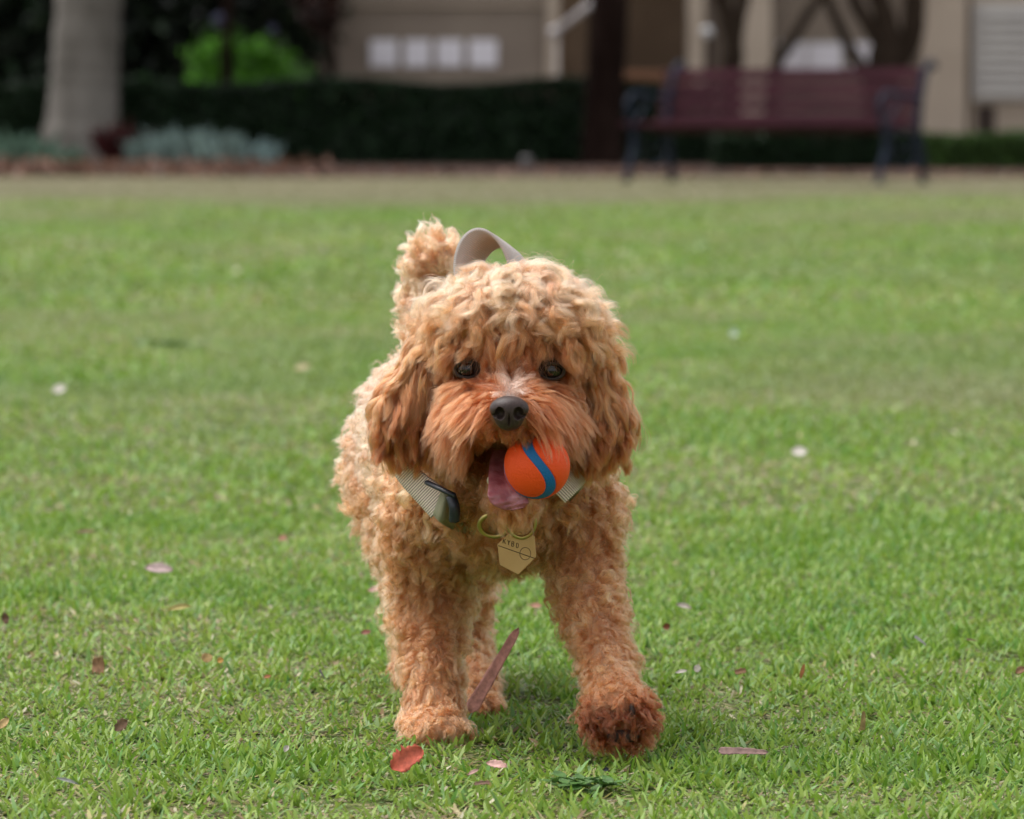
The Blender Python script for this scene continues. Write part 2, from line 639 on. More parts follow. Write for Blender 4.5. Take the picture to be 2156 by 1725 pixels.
def coat(P, N, reg, k=None):
    """Natural coat colour of the dog: pale curls on crown and back, rusty muzzle and ear ends."""
    px, py = proj(P)
    n = len(P)
    R = lambda *names: np.isin(reg, [REGS.index(a) for a in names])
    c = np.tile(TAN, (n, 1))
    mixc = lambda a, b, f: a * (1 - f[:, None]) + b * f[:, None]
    m = R('side')
    c[m] = mixc(np.tile(TAN, (m.sum(), 1)), CREAM, sstep(1080, 820, py[m]))
    m = R('tail'); c[m] = PEACH
    m = R('head', 'cheek', 'neck')
    f = sstep(675, 755, py[m])
    c[m] = mixc(mixc(np.tile(PEACH, (m.sum(), 1)), MID, sstep(610, 700, py[m])), RUST, f * sstep(170, 90, np.abs(px[m] - 1075)) * 0.9)
    m = R('muzzle'); c[m] = mixc(np.tile(RUST, (m.sum(), 1)), MID, sstep(820, 960, py[m]) * 0.08)
    m = R('muzzle', 'cheek', 'head')
    wf = sstep(30, 6, np.abs(px - 1073) * (1 - 0.4 * sstep(830, 780, py))) * sstep(765, 815, py) * sstep(860, 835, py)
    c[m] = mixc(c[m], WHITE, wf[m] * 0.85)
    m = R('ear_a', 'ear_b'); c[m] = mixc(np.tile(MID, (m.sum(), 1)), RUST * 1.1, sstep(780, 920, py[m]))
    m = R('jaw'); c[m] = MID * 0.85
    m = R('chest'); c[m] = mixc(np.tile(TAN, (m.sum(), 1)), MID, np.full(m.sum(), 0.35))
    m = R('paw2'); c[m] = mixc(np.tile(TAN, (m.sum(), 1)), DEEP, sstep(1430, 1500, py[m] + 0.25 * (px[m] - 1300)))
    m = R('paw3'); c[m] = mixc(np.tile(TAN, (m.sum(), 1)), DEEP, np.full(m.sum(), 0.4))
    return c


def groom(P, N, reg):
    """Per-lock styling: direction and shape parameters."""
    n = len(P)
    px, py = proj(P)
    R = lambda *names: np.isin(reg, [REGS.index(a) for a in names])
    dirv = np.tile(np.array([0, 0, -1.0]), (n, 1))
    par = {k: np.full(n, v) for k, v in dict(L=0.026, lift=0.9, amp=0.0028, wl=0.010, grav=0.3, thick=0.006, wild=0.5, c1=0.75).items()}

    def setp(m, **kw):
        for k, v in kw.items(): par[k][m] = v
    dx = (px - 1075) / 100.0
    dy = (py - 620) / 100.0
    # crown: long loose curls tumbling outward from the top
    m = R('head', 'neck')
    rad = np.stack([dx * 0.85, np.zeros(n), -(dy * 0.7 + 0.12)], 1)
    rad[:, 1] = -0.35
    dirv[m] = unit(rad[m])
    setp(m, L=0.042, lift=0.90, amp=0.0050, wl=0.026, grav=0.50, thick=0.012, wild=0.6, c1=0.50)
    par['L'][m & (py > 650)] = 0.036
    # brow and forehead, above and between the eyes
    m = R('head', 'cheek') & (py > 675) & (np.abs(px - 1075) < 160)
    d2 = np.stack([dx * 0.55, np.full(n, -0.25), np.full(n, -1.0)], 1)
    dirv[m] = unit(d2[m])
    f = sstep(680, 765, py[m])
    par['L'][m] = 0.038 - 0.023 * f
    par['amp'][m] = 0.0036 - 0.0028 * f
    setp(m, lift=0.7, grav=0.4, thick=0.006, wild=0.3, wl=0.028)
    # cheeks
    m = R('cheek') & ~((py < 800) & (np.abs(px - 1075) < 110))
    d2 = np.stack([dx * 0.12, np.full(n, -0.3), np.full(n, -1.0)], 1)
    dirv[m] = unit(d2[m])
    setp(m, L=0.042, lift=0.8, amp=0.0026, wl=0.034, grav=0.7, thick=0.009, wild=0.25, c1=0.72)
    m2 = m & (px < 1050) & (px > 940) & (py > 830)
    par['L'][m2] = 0.056
    # muzzle moustache: parts on the bridge, sweeps outward and down
    m = R('muzzle') | (R('cheek') & (py > 790) & (np.abs(px - 1075) < 92))
    u = (px - 1073) / 60.0
    v = (py - 850) / 60.0
    side = np.clip(u * 1.2, -1.0, 1.0)
    down = np.clip(0.35 + v * 1.2, -1.0, 1.6)
    d2 = np.stack([side, np.full(n, -0.45), -down], 1)
    dirv[m] = unit(d2[m])
    setp(m, L=0.031, lift=0.45, amp=0.0012, wl=0.05, grav=0.95, thick=0.005, wild=0.12, c1=0.40)
    m2 = m & (np.abs(px - 1073) < 55) & (py < 850)
    par['L'][m2] = 0.017
    par['grav'][m2] = 0.1
    m2 = m & (np.abs(px - 1073) < 60) & (py > 890)
    par['L'][m2] = 0.012
    m2 = m & (px > 1000) & (px < 1090) & (py > 880)
    par['L'][m2] = 0.008
    m = R('jaw')
    setp(m, L=0.016, lift=0.5, amp=0.0012, wl=0.02, grav=0.4, thick=0.003, wild=0.3)
    # ears: long wavy feathering hanging down, tips curling in
    m = R('ear_a', 'ear_b')
    sx = np.where(px < 1075, -1.0, 1.0)
    d2 = np.stack([sx * 0.10, np.full(n, -0.12), np.full(n, -1.0)], 1)
    dirv[m] = unit(d2[m])
    setp(m, L=0.046, lift=0.75, amp=0.0026, wl=0.042, grav=0.9, thick=0.008, wild=0.3, c1=0.7)
    m2 = m & (py > 840)
    par['L'][m2] = 0.024
    m = R('side')
    dirv[m] = unit(np.array([-0.5, 0.5, -0.7]))
    setp(m, L=0.020, lift=0.9, amp=0.0024, wl=0.012, grav=0.2, thick=0.006, wild=0.9, c1=0.68)
    m = R('chest')
    dirv[m] = unit(np.array([0.0, -0.2, -1.0]))
    setp(m, L=0.027, lift=1.0, amp=0.0038, wl=0.016, grav=0.3, thick=0.008, wild=0.9, c1=0.82)
    m = R('leg')
    setp(m, L=0.021, lift=1.1, amp=0.0029, wl=0.013, grav=0.2, thick=0.0065, wild=0.9, c1=0.8)
    m = R('paw')
    dirv[m] = unit(np.array([0.0, -0.4, -1.0]))
    setp(m, L=0.015, lift=1.0, amp=0.0015, wl=0.014, grav=0.2, thick=0.005, wild=0.4)
    m = R('paw2')
    dirv[m] = unit(np.array([0.2, -0.6, -0.6]))
    setp(m, L=0.013, lift=1.0, amp=0.0016, wl=0.012, grav=0.1, thick=0.005, wild=0.5)
    m = R('paw3')
    setp(m, L=0.014, lift=1.0, amp=0.0013, wl=0.014, grav=0.2, thick=0.005, wild=0.5)
    m = R('tail')
    dirv[m] = unit(np.array([-0.1, -0.1, 0.6]))
    setp(m, L=0.019, lift=0.9, amp=0.0028, wl=0.016, grav=0.8, thick=0.008, wild=0.7)
    return dirv, par


EYES = [(984, 778), (1161, 781)]


def make_guides(P, N, reg, K=18):
    n = len(P)
    dirv, par = groom(P, N, reg)
    rnd = unit(rng.normal(size=(n, 3)))
    dirv = unit(dirv + rnd * par['wild'][:, None] * 0.6)
    L = par['L'] * (0.75 + 0.5 * rng.random(n))
    step = L / (K - 1)
    pts = np.empty((n, K, 3))
    p = P.copy()
    pts[:, 0] = p
    lay = par['thick'] * (0.35 + 0.9 * rng.random(n))
    for k in range(1, K):
        t = k / (K - 1)
        d = unit(N * (par['lift'] * math.exp(-4.0 * t))[:, None] + dirv * (0.35 + t * 0.65) + np.array([0, 0, -1.0]) * (par['grav'] * t)[:, None])
        p = p + d * step[:, None]
        need = lay * math.sqrt(t)
        s = sdf(p, cav=False)
        g = grad(p)
        low = s < need
        p = np.where(low[:, None], p + g * (need - s)[:, None] * 0.7, p)
        pts[:, k] = p
    # curl: helix round the lock's own axis
    tg = unit(np.gradient(pts, axis=1))
    v = N[:, None, :] - tg * np.sum(tg * N[:, None, :], -1, keepdims=True)
    v = unit(v)
    u = np.cross(tg, v)
    t = np.linspace(0, 1, K)[None, :]
    ph = rng.random(n)[:, None] * 2 * np.pi
    hand = np.where(rng.random(n) < 0.5, -1.0, 1.0)[:, None]
    wl = (par['wl'] * (0.65 + 0.8 * rng.random(n)))[:, None]
    s_ = L[:, None] * t
    A = (par['amp'] * (0.5 + 0.85 * rng.random(n)))[:, None] * np.minimum(1, t * 2.5)
    an = 2 * np.pi * s_ / wl * hand + ph
    off = (np.cos(an) - np.cos(ph)) * A
    of2 = (np.sin(an) - np.sin(ph)) * A * 0.8
    pts = pts + u * off[..., None] + v * of2[..., None]
    return pts, par


def nearest(A, An, B, Bn):
    kd = kdtree.KDTree(len(B))
    BB = B + Bn * 0.006
    for i, b in enumerate(BB): kd.insert(b, i)
    kd.balance()
    AA = A + An * 0.006
    return np.array([kd.find(a)[1] for a in AA])


def child(root, idx, par_pts, par_roots, tight, noise, K):
    n = len(root)
    t = np.linspace(0, 1, K)[None, :, None]
    off = (root - par_roots[idx])[:, None, :]
    fall = 1 - tight[:, None, None] * (t ** 0.7)
    a = rng.normal(size=(n, 1, 3)); b = rng.normal(size=(n, 1, 3)); c = rng.random((n, 1, 1)) * 6.28
    w_ = (a * np.sin(t * 5 + c) + b * np.sin(t * 11 + c * 2) * 0.4 - a * np.sin(c) - b * 0.4 * np.sin(c * 2)) * noise[:, None, None]
    return par_pts[idx] + off * fall + w_


def fur(name, V, F, keep, n_lock, n_sub, n_hair, rad, m, parent, K=18, noise=0.0006, tight=0.70):
    """Fur as hair curves: locks > strands > single hairs."""
    tri = np.concatenate([F[:, [0, 1, 2]], F[:, [0, 2, 3]]])
    A, B, C = V[tri[:, 0]], V[tri[:, 1]], V[tri[:, 2]]
    cen = (A + B + C) / 3
    area = np.linalg.norm(np.cross(B - A, C - A), axis=1) * 0.5
    ok = keep(cen)
    N0 = unit(np.cross(B - A, C - A))
    face = -(N0[:, 1])                       # 1 = towards the lawn in front
    wgt = area * ok * np.where(face > -0.35, 1.0, 0.35)
    wgt /= wgt.sum()

    def roots(n):
        i = rng.choice(len(tri), n, p=wgt)
        r1, r2 = np.sqrt(rng.random(n))[:, None], rng.random(n)[:, None]
        P = A[i] * (1 - r1) + B[i] * (r1 * (1 - r2)) + C[i] * (r1 * r2)
        return P, grad(P)
    P1, N1 = roots(n_lock)
    g1, par = make_guides(P1, N1, region(P1), K)
    P2, N2 = roots(n_sub)
    i2 = nearest(P2, N2, P1, N1)
    g2 = child(P2, i2, g1, P1, par['c1'][i2], 0.0008 + 0.0007 * par['wild'][i2], K)
    P3, N3 = roots(n_hair)
    i3 = nearest(P3, N3, P2, N2)
    wild3 = par['wild'][i2][i3]
    stray = rng.random(n_hair) < 0.02
    ns = noise * (0.4 + 0.6 * wild3) * np.where(stray, 5.0, 1.0)
    g3 = child(P3, i3, g2, P2, np.where(stray, 0.0, tight), ns, K)
    # different lengths
    fr = np.clip(0.62 + 0.38 * rng.random(n_hair) ** 0.5 + stray * 0.1, 0, 1)
    t = np.linspace(0, 1, K)[None, :] * fr[:, None] * (K - 1)
    i0 = np.minimum(t.astype(int), K - 2)
    ft = (t - i0)[..., None]
    ar = np.arange(n_hair)[:, None]
    pts = g3[ar, i0] * (1 - ft) + g3[ar, i0 + 1] * ft
    # keep hair off the eyes and out of the open mouth
    for ex, ey, rx_, ry_ in [(a, b, 27.0, 18.0) for a, b in EYES] + [(1048, 968, 25.0, 36.0)]:
        hx, hy = proj(pts.reshape(-1, 3))
        hx = hx.reshape(n_hair, K); hy = hy.reshape(n_hair, K)
        q = ((hx - ex) / rx_) ** 2 + ((hy - ey) / ry_) ** 2
        near = (pts[:, :, 1] < 4.0) & (q < 1)
        bad = near.any(1)
        sel = rng.random(n_hair) < 0.97
        pts_keep = ~(bad & sel)
        pts = pts[pts_keep]; n_hair = len(pts)
        P3 = P3[pts_keep]; N3 = N3[pts_keep]; i3 = i3[pts_keep]
    col = coat(P3, N3, region(P3))
    lockrand = rng.normal(0, 1, (n_lock, 1))[i2][i3]
    subrand = rng.normal(0, 1, (n_sub, 1))[i3]
    one = rng.normal(0, 1, (n_hair, 1))
    col = col * np.exp(0.11 * lockrand + 0.09 * subrand + 0.08 * one)
    col = np.clip(col, 0.01, 0.95) ** 1.6 * np.array([0.97, 0.825, 0.79])
    cu = bpy.data.hair_curves.new(name)
    cu.add_curves([K] * n_hair)
    cu.attributes['position'].data.foreach_set('vector', pts.astype(np.float32).ravel())
    ra = cu.attributes.get('radius') or cu.attributes.new('radius', 'FLOAT', 'POINT')
    rr = rad * (1.0 - 0.75 * np.linspace(0, 1, K) ** 2)[None, :] * (0.7 + 0.6 * rng.random((n_hair, 1)))
    ra.data.foreach_set('value', rr.astype(np.float32).ravel())
    ca = cu.attributes.new('col', 'FLOAT_COLOR', 'CURVE')
    c4 = np.ones((n_hair, 4), np.float32)
    c4[:, :3] = col
    ca.data.foreach_set('color', c4.ravel())
    cu.materials.append(m)
    o = bpy.data.objects.new(name, cu)
    COL.objects.link(o)
    if parent is not None: o.parent = parent
    return o


def hair_mat():
    m = bpy.data.materials.new('dog_hair')
    m.use_nodes = True
    t = m.node_tree
    t.nodes.clear()
    o = nnode(t, 'ShaderNodeOutputMaterial')
    h = nnode(t, 'ShaderNodeBsdfHairPrincipled')
    h.model = 'CHIANG'
    h.parametrization = 'COLOR'
    h.inputs['Roughness'].default_value = 0.38
    h.inputs['Radial Roughness'].default_value = 0.55
    h.inputs['Coat'].default_value = 0.0
    h.inputs['IOR'].default_value = 1.45
    h.inputs['Random Roughness'].default_value = 0.2
    a = nnode(t, 'ShaderNodeAttribute', attribute_name='col')
    hi = nnode(t, 'ShaderNodeHairInfo')
    mr = nnode(t, 'ShaderNodeMapRange')
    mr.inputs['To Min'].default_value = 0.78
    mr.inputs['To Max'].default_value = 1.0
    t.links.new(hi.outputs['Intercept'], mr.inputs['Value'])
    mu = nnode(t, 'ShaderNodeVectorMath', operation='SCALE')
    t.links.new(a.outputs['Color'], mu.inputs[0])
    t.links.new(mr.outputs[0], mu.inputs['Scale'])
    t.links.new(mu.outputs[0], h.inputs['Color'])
    t.links.new(h.outputs[0], o.inputs['Surface'])
    return m


def build_dog():
    root = empty('dog', G(1060, 1500))
    root.location.z = 0
    bpy.context.view_layer.update()
    off = np.array(root.location)
    tag(root, 'curly apricot cavoodle trotting towards the viewer with a ball in its open mouth', 'dog')
    lo, hi = np.array([-0.20, 3.76, -0.01]), np.array([0.20, 4.64, 0.45])
    V, F = surface_nets(sdf, lo, hi, 0.0040)
    N = grad(V, cav=True)
    reg = region(V)
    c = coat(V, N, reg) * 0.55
    cavd = pd(V, CAV[0])
    inm = cavd < 0.0025
    c[inm] = np.array([0.045, 0.012, 0.010])
    # dark skin round the eyes
    px, py = proj(V)
    for ex, ey in EYES:
        q = ((px - ex) / 34) ** 2 + ((py - ey) / 26) ** 2
        f = sstep(1.3, 0.7, q) * (V[:, 1] < 4.0)
        c = c * (1 - f[:, None]) + np.array([0.02, 0.010, 0.008]) * f[:, None]
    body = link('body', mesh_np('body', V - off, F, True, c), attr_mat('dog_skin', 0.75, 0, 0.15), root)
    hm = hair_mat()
    R = lambda P, *names: np.isin(region(P), [REGS.index(a) for a in names])

    def no_eye(P):
        x, y = proj(P)
        k = np.ones(len(P), bool)
        for ex, ey in EYES:
            k &= ~((((x - ex) / 29) ** 2 + ((y - ey) / 20) ** 2 < 1) & (P[:, 1] < 4.0))
        nx = ((x - 1072) / 37) ** 2 + ((y - 868) / 36) ** 2 < 1
        k &= ~(nx & (P[:, 1] < 3.9))
        k &= pd(P, CAV[0]) > 0.002
        return k
    HEAD = ('head', 'cheek', 'neck')
    objs = [
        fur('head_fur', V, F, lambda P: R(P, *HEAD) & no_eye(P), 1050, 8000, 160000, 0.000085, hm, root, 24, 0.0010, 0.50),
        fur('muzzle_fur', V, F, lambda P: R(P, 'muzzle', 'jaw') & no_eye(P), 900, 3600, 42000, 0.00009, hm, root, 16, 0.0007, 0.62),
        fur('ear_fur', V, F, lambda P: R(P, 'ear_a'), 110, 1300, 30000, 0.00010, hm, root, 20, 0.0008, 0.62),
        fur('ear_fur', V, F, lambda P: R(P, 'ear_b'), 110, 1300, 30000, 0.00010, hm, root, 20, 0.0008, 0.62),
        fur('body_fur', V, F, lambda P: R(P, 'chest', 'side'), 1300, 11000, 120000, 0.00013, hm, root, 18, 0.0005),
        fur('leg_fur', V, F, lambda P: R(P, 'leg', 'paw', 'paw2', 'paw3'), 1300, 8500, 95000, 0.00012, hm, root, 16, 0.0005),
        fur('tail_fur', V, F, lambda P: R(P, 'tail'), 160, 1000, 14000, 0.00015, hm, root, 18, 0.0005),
    ]
    for o in objs: o.location = tuple(-off)

    # ---- nose
    yn = 3.845
    mnose = noise_mat('nose_leather', (0.028, 0.015, 0.012), (0.052, 0.031, 0.027), scale=400, rough=0.48, bump=0.5, bscale=900, bdist=0.0004, spec=0.3)
    lo = W(1072, 868, yn)

    def nose_f(P):
        q = P - lo
        x, y, z = q[:, 0] / U, q[:, 1] / U, q[:, 2] / U      # pixels
        d1 = np.linalg.norm(np.stack([x / 40, y / 34, (z - 7) / 26], 1), axis=1) - 1
        d2 = np.linalg.norm(np.stack([x / 29, y / 32, (z + 12) / 26], 1), axis=1) - 1
        h = np.clip(0.5 + 0.5 * (d1 - d2) / 0.35, 0, 1)
        d = d1 * (1 - h) + d2 * h - 0.35 * h * (1 - h)
        for s in (-1, 1):
            n_ = np.linalg.norm(np.stack([(x - s * 19) / 10.5, (y + 30) / 22, (z + 1.5) / 13], 1), axis=1) - 1
            d = np.maximum(d, -n_ * 0.4)
            n_ = np.linalg.norm(np.stack([(x - s * 31) / 11, (y + 22) / 16, (z + 6) / 4.5], 1), axis=1) - 1
            d = np.maximum(d, -n_ * 0.4)
        n_ = np.linalg.norm(np.stack([x / 2.2, (y + 32) / 8, (z + 20) / 18], 1), axis=1) - 1
        d = np.maximum(d, -n_ * 0.2)
        return d
    Vn, Fn = surface_nets(nose_f, lo - 0.021, lo + 0.021, 0.0006)
    link('nose', mesh_np('nose', Vn - off, Fn, True), mnose, root)

    # ---- eyes
    me_, t, p = mat('eye_dark')
    tc = nnode(t, 'ShaderNodeTexCoord')
    gr = nnode(t, 'ShaderNodeTexGradient', gradient_type='SPHERICAL')
    mp = nnode(t, 'ShaderNodeMapping')
    mp.inputs['Location'].default_value = (0, 1.0, 0)
    t.links.new(tc.outputs['Object'], mp.inputs[0])
    t.links.new(mp.outputs[0], gr.inputs[0])
    p.inputs['Base Color'].default_value = (0.012, 0.006, 0.004, 1)
    p.inputs['Roughness'].default_value = 0.04
    mlid = noise_mat('eye_rim', (0.010, 0.006, 0.005), (0.025, 0.014, 0.011), scale=300, rough=0.45, bump=0.3, spec=0.4)
    miris = noise_mat('iris_brown', (0.035, 0.014, 0.006), (0.07, 0.028, 0.012), scale=800, rough=0.1, bump=0)
    for (ex, ey), s in zip(EYES, (-1, 1)):
        Ys = surface_Y(ex, ey)
        c0 = W(ex, ey, Ys + 0.0046)
        bm = bmesh.new()
        add_ball(bm, (0, 0, 0), 0.0108, 32, 20)
        eye = link('eye', bm_mesh('eye', bm, True), me_, root, c0 - off)
        # lids: almond ring hugging the ball
        bm = bmesh.new()
        pts = []
        for k in range(28):
            a = 2 * math.pi * k / 28
            x = math.cos(a) * 0.0100
            z = math.sin(a) * (0.0066 if math.sin(a) > 0 else 0.0062)
            y = -math.sqrt(max(0.0122 ** 2 - x * x - z * z, 0.00001))
            pts.append((x, y, z + s * x * 0.0))
        add_tube(bm, pts, 0.0012, 8, closed=True)
        link('eyelid', bm_mesh('eyelid', bm, True), mlid, eye)

    # ---- tongue
    mt, t, p = mat('tongue_pink')
    tc = nnode(t, 'ShaderNodeTexCoord')
    n1 = nnode(t, 'ShaderNodeTexNoise')
    n1.inputs['Scale'].default_value = 90
    t.links.new(tc.outputs['Object'], n1.inputs[0])
    r = nnode(t, 'ShaderNodeValToRGB')
    r.color_ramp.elements[0].position = 0.35
    r.color_ramp.elements[1].position = 0.7
    r.color_ramp.elements[0].color = (0.31, 0.085, 0.10, 1)
    r.color_ramp.elements[1].color = (0.48, 0.18, 0.20, 1)
    t.links.new(n1.outputs[0], r.inputs[0])
    t.links.new(r.outputs[0], p.inputs['Base Color'])
    p.inputs['Roughness'].default_value = 0.18
    p.inputs['Subsurface Weight'].default_value = 0.15
    p.inputs['Subsurface Scale'].default_value = 0.003
    n2 = nnode(t, 'ShaderNodeTexNoise')
    n2.inputs['Scale'].default_value = 500
    t.links.new(tc.outputs['Object'], n2.inputs[0])
    b = nnode(t, 'ShaderNodeBump')
    b.inputs['Strength'].default_value = 0.6
    b.inputs['Distance'].default_value = 0.0008
    t.links.new(n2.outputs[0], b.inputs['Height'])
    t.links.new(b.outputs[0], p.inputs['Normal'])
    path = [(1062, 948, 3.945, 26), (1058, 975, 3.925, 27), (1057, 1000, 3.905, 28), (1060, 1022, 3.893, 31), (1068, 1042, 3.886, 41), (1073, 1058, 3.884, 40), (1075, 1068, 3.885, 29), (1075, 1074, 3.887, 12)]
    # resample
    pa = np.array(path, float)
    tt = np.linspace(0, len(pa) - 1, 40)
    pa = np.stack([np.interp(tt, np.arange(len(pa)), pa[:, i]) for i in range(4)], 1)
    nu = 24
    ring = []
    for i, (x, y, Y, hw) in enumerate(pa):
        c0 = W(x, y, Y)
        row = []
        for k in range(nu):
            a = 2 * math.pi * k / nu
            ca, sa = math.cos(a), math.sin(a)
            gro = 0.0030 * math.exp(-(ca / 0.35) ** 2) * (1 if sa < 0 else 0) * min(1, i / 15)
            curl = 0.0022 * ca * ca
            row.append(c0 + np.array([ca * hw * U, sa * 0.0030 + gro - curl + 0.0006 * math.sin(i * 0.9 + ca * 5), 0]))
        ring.append(row)
    Vt = np.array(ring).reshape(-1, 3)
    Ft = [[i * nu + k, i * nu + (k + 1) % nu, (i + 1) * nu + (k + 1) % nu, (i + 1) * nu + k] for i in range(39) for k in range(nu)]
    Ft2 = np.array([[39 * nu + k for k in range(nu)]])
    link('tongue', mesh_np('tongue', Vt - off, [np.array(Ft), Ft2]), mt, root)

    # ---- lower teeth, just showing beside the tongue
    bm = bmesh.new()
    for x, y in ((1029, 1012), (1032, 1020), (1035, 1027)):
        q = W(x, y, 3.915) - off
        add_ball(bm, q, (0.0016, 0.0016, 0.003), 10, 8)
    link('tooth', bm_mesh('tooth', bm, True), noise_mat('tooth_enamel', (0.55, 0.5, 0.4), (0.65, 0.6, 0.5), scale=100, rough=0.3, bump=0), root)

    # ---- pads of the lifted front paw
    mpad = noise_mat('paw_pad', (0.012, 0.008, 0.007), (0.035, 0.022, 0.018), scale=300, rough=0.6, bump=0.6, bscale=900, bdist=0.0005)
    for x, y, rx, rz, d in ((1312, 1550, 34, 15, -0.0165), (1264, 1522, 8, 17, -0.014), (1292, 1500, 8, 19, -0.0155), (1330, 1500, 8, 19, -0.0155), (1358, 1522, 8, 17, -0.009)):
        bm = bmesh.new()
        add_ball(bm, W(x, y, 3.855 + d) - off, (rx * U, 0.006, rz * U), 18, 12)
        link('paw_pad', bm_mesh('paw_pad', bm, True), mpad, root)
    return root


# ================================================================== BALL
def build_ball():
    c = W(1130, 982, 3.886)
    r = 70.5 * U * 3.886 / 4
    m, t, p = mat('ball_rubber')
    a = nnode(t, 'ShaderNodeAttribute', attribute_name='col')
    t.links.new(a.outputs['Color'], p.inputs['Base Color'])
    p.inputs['Roughness'].default_value = 0.55
    p.inputs['Specular IOR Level'].default_value = 0.35
    tc = nnode(t, 'ShaderNodeTexCoord')
    n2 = nnode(t, 'ShaderNodeTexNoise')
    n2.inputs['Scale'].default_value = 650
    n2.inputs['Detail'].default_value = 3
    t.links.new(tc.outputs['Object'], n2.inputs[0])
    b = nnode(t, 'ShaderNodeBump')
    b.inputs['Strength'].default_value = 0.9
    b.inputs['Distance'].default_value = 0.0010
    t.links.new(n2.outputs[0], b.inputs['Height'])
    t.links.new(b.outputs[0], p.inputs['Normal'])
    n = 260
    th = np.linspace(0.001, np.pi - 0.001, n)
    ph = np.linspace(0, 2 * np.pi, 2 * n, endpoint=False)
    T_, Pp = np.meshgrid(th, ph, indexing='ij')
    D = np.stack([np.sin(T_) * np.cos(Pp), np.sin(T_) * np.sin(Pp), np.cos(T_)], -1).reshape(-1, 3)
    # curved seam like a tennis ball's, traced over the whole ball
    s = np.linspace(0, 2 * np.pi, 500, endpoint=False)
    A, B = 0.76, 0.24
    S = np.stack([A * np.cos(s) + B * np.cos(3 * s), A * np.sin(s) - B * np.sin(3 * s), 2 * math.sqrt(A * B) * np.sin(2 * s)], 1)
    S = unit(S)
    R = np.array(BALL_ROT)
    S = S @ R.T
    best = np.full(len(D), -1.0); bi = np.zeros(len(D), int)
    for i in range(0, len(D), 20000):
        dd = D[i:i + 20000] @ S.T
        best[i:i + 20000] = dd.max(1); bi[i:i + 20000] = dd.argmax(1)
    ang = np.arccos(np.clip(best, -1, 1))
    hw = 0.135 + 0.05 * np.sin(2 * s[bi]) ** 2
    k = ang / hw
    rr = np.where(k < 1, 0.985, 1.0) - 0.03 * np.exp(-((k - 1.04) / 0.10) ** 2) 
    org, blu = np.array([0.90, 0.085, 0.008]), np.array([0.006, 0.135, 0.36])
    f = sstep(0.98, 1.06, k)[:, None]
    C = blu * (1 - f) + org * f
    V = D * rr[:, None] * r
    nn = 2 * n
    i, j = np.meshgrid(np.arange(n - 1), np.arange(nn), indexing='ij')
    Fq = np.stack([i * nn + j, (i + 1) * nn + j, (i + 1) * nn + (j + 1) % nn, i * nn + (j + 1) % nn], -1).reshape(-1, 4)
    caps = [np.arange(nn)[None, :], (np.arange(nn) + (n - 1) * nn)[::-1][None, :]]
    o = link('ball', mesh_np('ball', V, [Fq] + caps, True, C), m, None, c)
    tag(o, 'orange rubber ball with a curved blue stripe held in the dog\'s mouth', 'ball')


def rotm(ax, a):
    return np.array(Matrix.Rotation(math.radians(a), 3, ax))


_f = np.array([0.10, -0.98, 0.12]); _f /= np.linalg.norm(_f)
_z = np.array([-0.64, 0.0, 0.77]); _z -= _f * (_z @ _f); _z /= np.linalg.norm(_z)
BALL_ROT = np.stack([_f, np.cross(_z, _f), _z], 1)


# ================================================================== COLLAR
def webbing(name, c1, c2, freq, axis='x'):
    m, t, p = mat(name)
    uv = nnode(t, 'ShaderNodeUVMap')
    sp = nnode(t, 'ShaderNodeSeparateXYZ')
    t.links.new(uv.outputs[0], sp.inputs[0])
    s1 = nnode(t, 'ShaderNodeMath', operation='MULTIPLY')
    s1.inputs[1].default_value = freq
    t.links.new(sp.outputs[0], s1.inputs[0])
    sn = nnode(t, 'ShaderNodeMath', operation='SINE')
    t.links.new(s1.outputs[0], sn.inputs[0])
    r = nnode(t, 'ShaderNodeValToRGB')
    r.color_ramp.elements[0].position = 0.0
    r.color_ramp.elements[1].position = 0.35
    r.color_ramp.elements[0].color = (*c1, 1)
    r.color_ramp.elements[1].color = (*c2, 1)
    mr = nnode(t, 'ShaderNodeMapRange')
    mr.inputs['From Min'].default_value = -1
    t.links.new(sn.outputs[0], mr.inputs['Value'])
    t.links.new(mr.outputs[0], r.inputs[0])
    t.links.new(r.outputs[0], p.inputs['Base Color'])
    p.inputs['Roughness'].default_value = 0.85
    b = nnode(t, 'ShaderNodeBump')
    b.inputs['Strength'].default_value = 0.7
    b.inputs['Distance'].default_value = 0.0008
    t.links.new(mr.outputs[0], b.inputs['Height'])
    t.links.new(b.outputs[0], p.inputs['Normal'])
    return m


def ribbon(name, cs, ws, ns, width, thick, m, parent, off):
    """Strap: centre points cs, width directions ws, outward normals ns."""
    cs, ws, ns = [np.asarray(a, float) for a in (cs, ws, ns)]
    ws, ns = unit(ws), unit(ns)
    n = len(cs)
    if not hasattr(width, '__len__'): width = np.full(n, width)
    width = np.asarray(width)[:, None]
    prof = [(-0.5, 0.5), (-0.25, 0.62), (0.25, 0.62), (0.5, 0.5), (0.5, -0.5), (-0.5, -0.5)]
    P = np.stack([cs + ws * width * a + ns * thick * b for a, b in prof], 1)
    k = len(prof)
    bm = bmesh.new()
    uvl = bm.loops.layers.uv.new('UVMap')
    vs = [[bm.verts.new(q) for q in row] for row in (P - off)]
    s = np.concatenate([[0], np.cumsum(np.linalg.norm(np.diff(cs, axis=0), axis=1))])
    for i in range(n - 1):
        for j in range(k):
            f = bm.faces.new((vs[i][j], vs[i][(j + 1) % k], vs[i + 1][(j + 1) % k], vs[i + 1][j]))
            for l, (ss, jj) in zip(f.loops, ((s[i], j), (s[i], j + 1), (s[i + 1], j + 1), (s[i + 1], j))):
                l[uvl].uv = (ss, jj / k)
    bm.faces.new(vs[0][::-1]); bm.faces.new(vs[-1])
    return link(name, bm_mesh(name, bm, True), m, parent)


